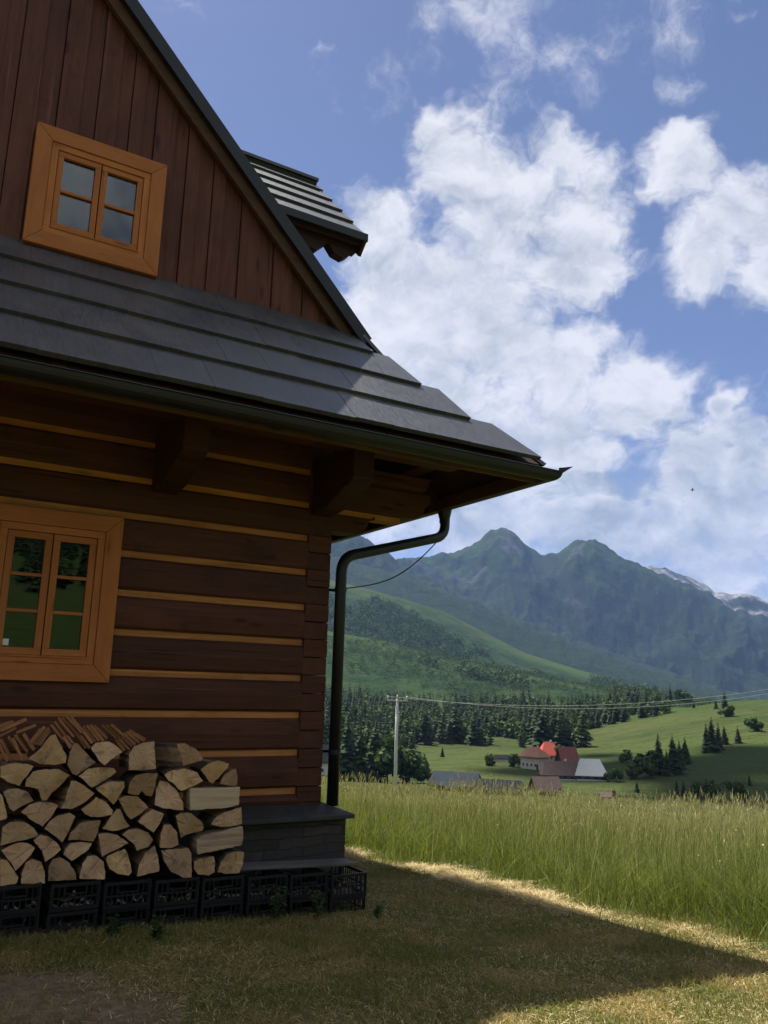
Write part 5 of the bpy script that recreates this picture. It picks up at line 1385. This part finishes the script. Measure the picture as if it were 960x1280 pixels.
# ------------------------------------------------------------------ air
SUN_EL, SUN_AZ = rad(62.5), rad(-3.0)         # azimuth from +Y towards +X
m = MB(); m.box((-9500, -9500, -75), (9500, 9500, 1700))
hz = m.build('haze', [])
t = NT('blue haze'); pv = t.n('ShaderNodeVolumePrincipled', inp={'Color': (.30,.48,1.0,1), 'Density': HAZE_D, 'Anisotropy': .2})
t.t.links.new(pv.outputs[0], t.out.inputs['Volume']); hz.data.materials.append(t.mat); tag(hz, kind='stuff')
# ------------------------------------------------------------------ sky with cumulus
w = bpy.data.worlds.new('World'); SC.world = w; w.use_nodes = True
w.cycles.sampling_method = 'MANUAL'; w.cycles.sample_map_resolution = 256
wt = w.node_tree; wt.nodes.clear()
class WN(NT):
    def __init__(self): self.t = wt
W = WN()
out = W.n('ShaderNodeOutputWorld'); bg = W.n('ShaderNodeBackground'); bg.inputs['Strength'].default_value = SKY_S
wt.links.new(bg.outputs[0], out.inputs[0])
skyn = W.n('ShaderNodeTexSky'); skyn.sky_type = 'NISHITA'; skyn.sun_disc = False
skyn.sun_elevation = SUN_EL; skyn.sun_rotation = SUN_AZ; skyn.altitude = 900; skyn.air_density = 1.0; skyn.dust_density = .6; skyn.ozone_density = 2.0
dirv = W.n('ShaderNodeTexCoord').outputs['Generated']
BLOBS = [
 (0.4870,0.6732,0.5565,0.0816,0),
 (0.5443,0.6389,0.5436,0.0770,0),
 (0.5645,0.5959,0.5712,0.0430,0),
 (0.4484,0.6655,0.5967,0.0301,0),
 (0.6077,0.6056,0.5138,0.0767,0),
 (0.4285,0.7385,0.5205,0.0548,0),
 (0.4576,0.7488,0.4795,0.0860,0),
 (0.5361,0.7002,0.4714,0.1260,0),
 (0.6090,0.6465,0.4595,0.0708,0),
 (0.4583,0.7993,0.3887,0.1220,0),
 (0.5624,0.7338,0.3811,0.1305,0),
 (0.6380,0.6801,0.3610,0.1008,0),
 (0.6988,0.6342,0.3309,0.0761,0),
 (0.7336,0.5994,0.3204,0.0350,0),
 (0.5530,0.7835,0.2834,0.1243,0),
 (0.6587,0.7047,0.2637,0.1118,0),
 (0.7654,0.5571,0.3223,0.0221,0),
 (0.6609,0.5176,0.5433,0.0494,0),
 (0.7209,0.4878,0.4923,0.0749,0),
 (0.7152,0.5249,0.4615,0.0573,0),
 (0.7557,0.4779,0.4479,0.0631,0),
 (0.7577,0.6035,0.2484,0.0921,0),
 (0.7988,0.5462,0.2520,0.0714,0),
 (0.7305,0.6509,0.2065,0.0901,0),
 (0.8020,0.5683,0.1841,0.0933,0),
 (0.6250,0.7520,0.2093,0.0711,0),
 (0.5167,0.8305,0.2080,0.0724,0),
 (0.5737,0.7944,0.1997,0.0768,0),
 (0.4615,0.8530,0.2438,0.0770,0),
 (0.6947,0.6912,0.1989,0.0691,0),
 (0.4792,0.5733,0.6646,0.0887,1),
 (0.5319,0.5471,0.6464,0.0772,1),
 (0.5587,0.5059,0.6573,0.0672,1),
 (0.4437,0.5813,0.6821,0.0609,1),
 (0.5917,0.4633,0.6597,0.0687,1),
 (0.6222,0.4813,0.6175,0.0413,1),
 (0.3701,0.6778,0.6354,0.0565,1),
 (0.4078,0.6231,0.6674,0.0624,1),
]
dn = W.vmath('NORMALIZE', dirv)
def warpv(v, sc, amt, det=4):
    c = W.n('ShaderNodeTexNoise', inp={'Vector': v, 'Scale': sc, 'Detail': det, 'Roughness': .6}).outputs['Color']
    return W.vmath('ADD', v, W.vmath('MULTIPLY', W.vmath('SUBTRACT', c, (.5,.5,.5)), (amt,amt,amt)))
dw = warpv(dn, 8.0, .10, 4)
def field(kind):
    acc = None
    for x, y, z, r, k in BLOBS:
        if k != kind: continue
        d = W.vmath('DISTANCE', dw, (x, y, z))
        f = W.mr(d, r*1.5, r*.1, 0, 1)
        acc = f if acc is None else W.math('MAXIMUM', acc, f)
    return acc
thick = field(0); thin = field(1)
sv = W.mapping(dw, (1, 1, 1.35))
n1 = W.noise(sv, 10.0, 9, .62, .0)
n1u = W.noise(W.vmath('ADD', sv, (-.006,.012,.034)), 10.0, 7, .62, .0)
nb = W.noise(W.mapping(dn, (1, 1, 1.7)), 5.5, 3, .55, .0)
n2 = W.noise(W.mapping(dn, (1, 1, 3.2)), 7.0, 4, .6, .0)
n3 = W.noise(dw, 14.0, 8, .68, .0)
dens = W.math('ADD', thick, W.math('MULTIPLY', W.math('SUBTRACT', n1, .5), 2.5))
sep = W.n('ShaderNodeSeparateXYZ', inp={0: dn})
# elsewhere in the sky: scattered cumulus of the same kind
away = W.mr(W.vmath('DOT_PRODUCT', dn, (fw.x, fw.y, fw.z)), .80, .62, 0, 1)
gen = W.math('MULTIPLY', away, W.math('MULTIPLY', W.mr(sep.outputs[2], .02, .2, 0, 1), W.mr(W.noise(dn, 3.2, 4, .58), .44, .53, 0, 1)))
cov1 = W.math('MAXIMUM', W.mr(dens, .22, .92, 0, 1), gen)
cov2 = W.math('MULTIPLY', W.mr(W.math('MULTIPLY', thin, W.math('ADD', n3, W.math('MULTIPLY', W.math('SUBTRACT', nb, .5), .8))), .33, .72, 0, 1), .8)
cover = W.math('MULTIPLY', W.math('MINIMUM', W.math('MAXIMUM', cov1, cov2), 1.0), W.mr(sep.outputs[2], -.02, .02, 0, 1))
relief = W.math('MULTIPLY', W.math('SUBTRACT', n1, n1u), 2.6)
low = W.mr(sep.outputs[2], .60, .20, 0, 1)
body = W.math('MULTIPLY', W.mr(W.math('ADD', dens, W.math('MULTIPLY', W.math('SUBTRACT', nb, .5), 3.0)), .55, 1.35, 0, 1), W.math('MULTIPLY_ADD', low, .55, .30))
deck = W.math('MULTIPLY', W.mr(n2, .45, .62, 0, .8), W.mr(sep.outputs[2], .36, .22, 0, 1))
grey = W.math('ADD', W.math('SUBTRACT', W.math('MAXIMUM', body, deck), relief), .04)
grey = W.n('ShaderNodeClamp', inp={0: grey}).outputs[0]
cw = .88/SKY_S/2**EXPOSURE
cloudcol = W.mix(grey, (cw*.98, cw*.985, cw*1.03), (cw*.43, cw*.505, cw*.58))

bg_in = W.mix(cover, W.mix(1.0, skyn.outputs[0], (1.0,.93,1.0), 'MULTIPLY'), cloudcol)
wt.links.new(bg_in, bg.inputs['Color'])
# a cumulus drifting high above the valley, out of the picture; its shadow lies on the right-hand slope
def cumulus(loc, size, seed):
    rg = np.random.default_rng(seed); bm = bmesh.new(); 
    for k in range(26):
        c = rg.normal(size=3)*np.array([.34, .30, .05])*size; r_ = size*rg.uniform(.14, .26)*(1-.35*abs(c[0])/size)
        bmesh.ops.create_icosphere(bm, subdivisions=3, radius=r_, matrix=Matrix.Translation(Vector(c+np.array([0, 0, r_*.5]))))
    me = bpy.data.meshes.new('cloud'); bm.to_mesh(me); bm.free(); me.materials.append(M['cloud']); o = bpy.data.objects.new('cloud', me); COL.objects.link(o); o.location = loc
    md = o.modifiers.new('puff', 'DISPLACE'); tx = bpy.data.textures.new('puff', 'CLOUDS'); tx.noise_scale = size*.12; md.texture = tx; md.strength = size*.1
    tag(o, kind='stuff')
tc = NT('cloud white'); dd = tc.n('ShaderNodeBsdfDiffuse', inp={'Color': (.9,.9,.9,1)}); tt = tc.n('ShaderNodeBsdfTranslucent', inp={'Color': (.9,.9,.9,1)})
mm = tc.n('ShaderNodeMixShader', inp={0: .5, 1: dd.outputs[0], 2: tt.outputs[0]}); tc.t.links.new(mm.outputs[0], tc.out.inputs[0]); M['cloud'] = tc.mat
cumulus((255-50, 215+950, 1800), 85, 4)
cumulus((300-50, 195+950, 1800), 95, 5)
cumulus((222-50, 152+950, 1800), 70, 6)
# ------------------------------------------------------------------ sun
sl = bpy.data.lights.new('sun', 'SUN'); sl.energy = SUN_E; sl.angle = rad(.53); sl.color = (1, .955, .88)
so = bpy.data.objects.new('sun', sl); COL.objects.link(so); so.location = (0, 30, 60)
sd = Vector((math.sin(SUN_AZ)*math.cos(SUN_EL), math.cos(SUN_AZ)*math.cos(SUN_EL), math.sin(SUN_EL)))
so.rotation_euler = sd.to_track_quat('Z', 'Y').to_euler()
# ------------------------------------------------------------------ render settings
for o in SC.objects:
    if 'world_at' in o: del o['world_at']
SC.render.engine = 'CYCLES'
cy = SC.cycles
cy.max_bounces = 7; cy.diffuse_bounces = 3; cy.glossy_bounces = 3; cy.transparent_max_bounces = 12; cy.transmission_bounces = 3; cy.volume_bounces = 0
cy.use_denoising = True
cy.sample_clamp_indirect = 6
vs = SC.view_settings
SC.display_settings.display_device = 'sRGB'
vs.view_transform = 'Standard'; vs.look = 'None'; vs.exposure = EXPOSURE; vs.gamma = 1.0; vs.use_curve_mapping = False
SC.render.film_transparent = False
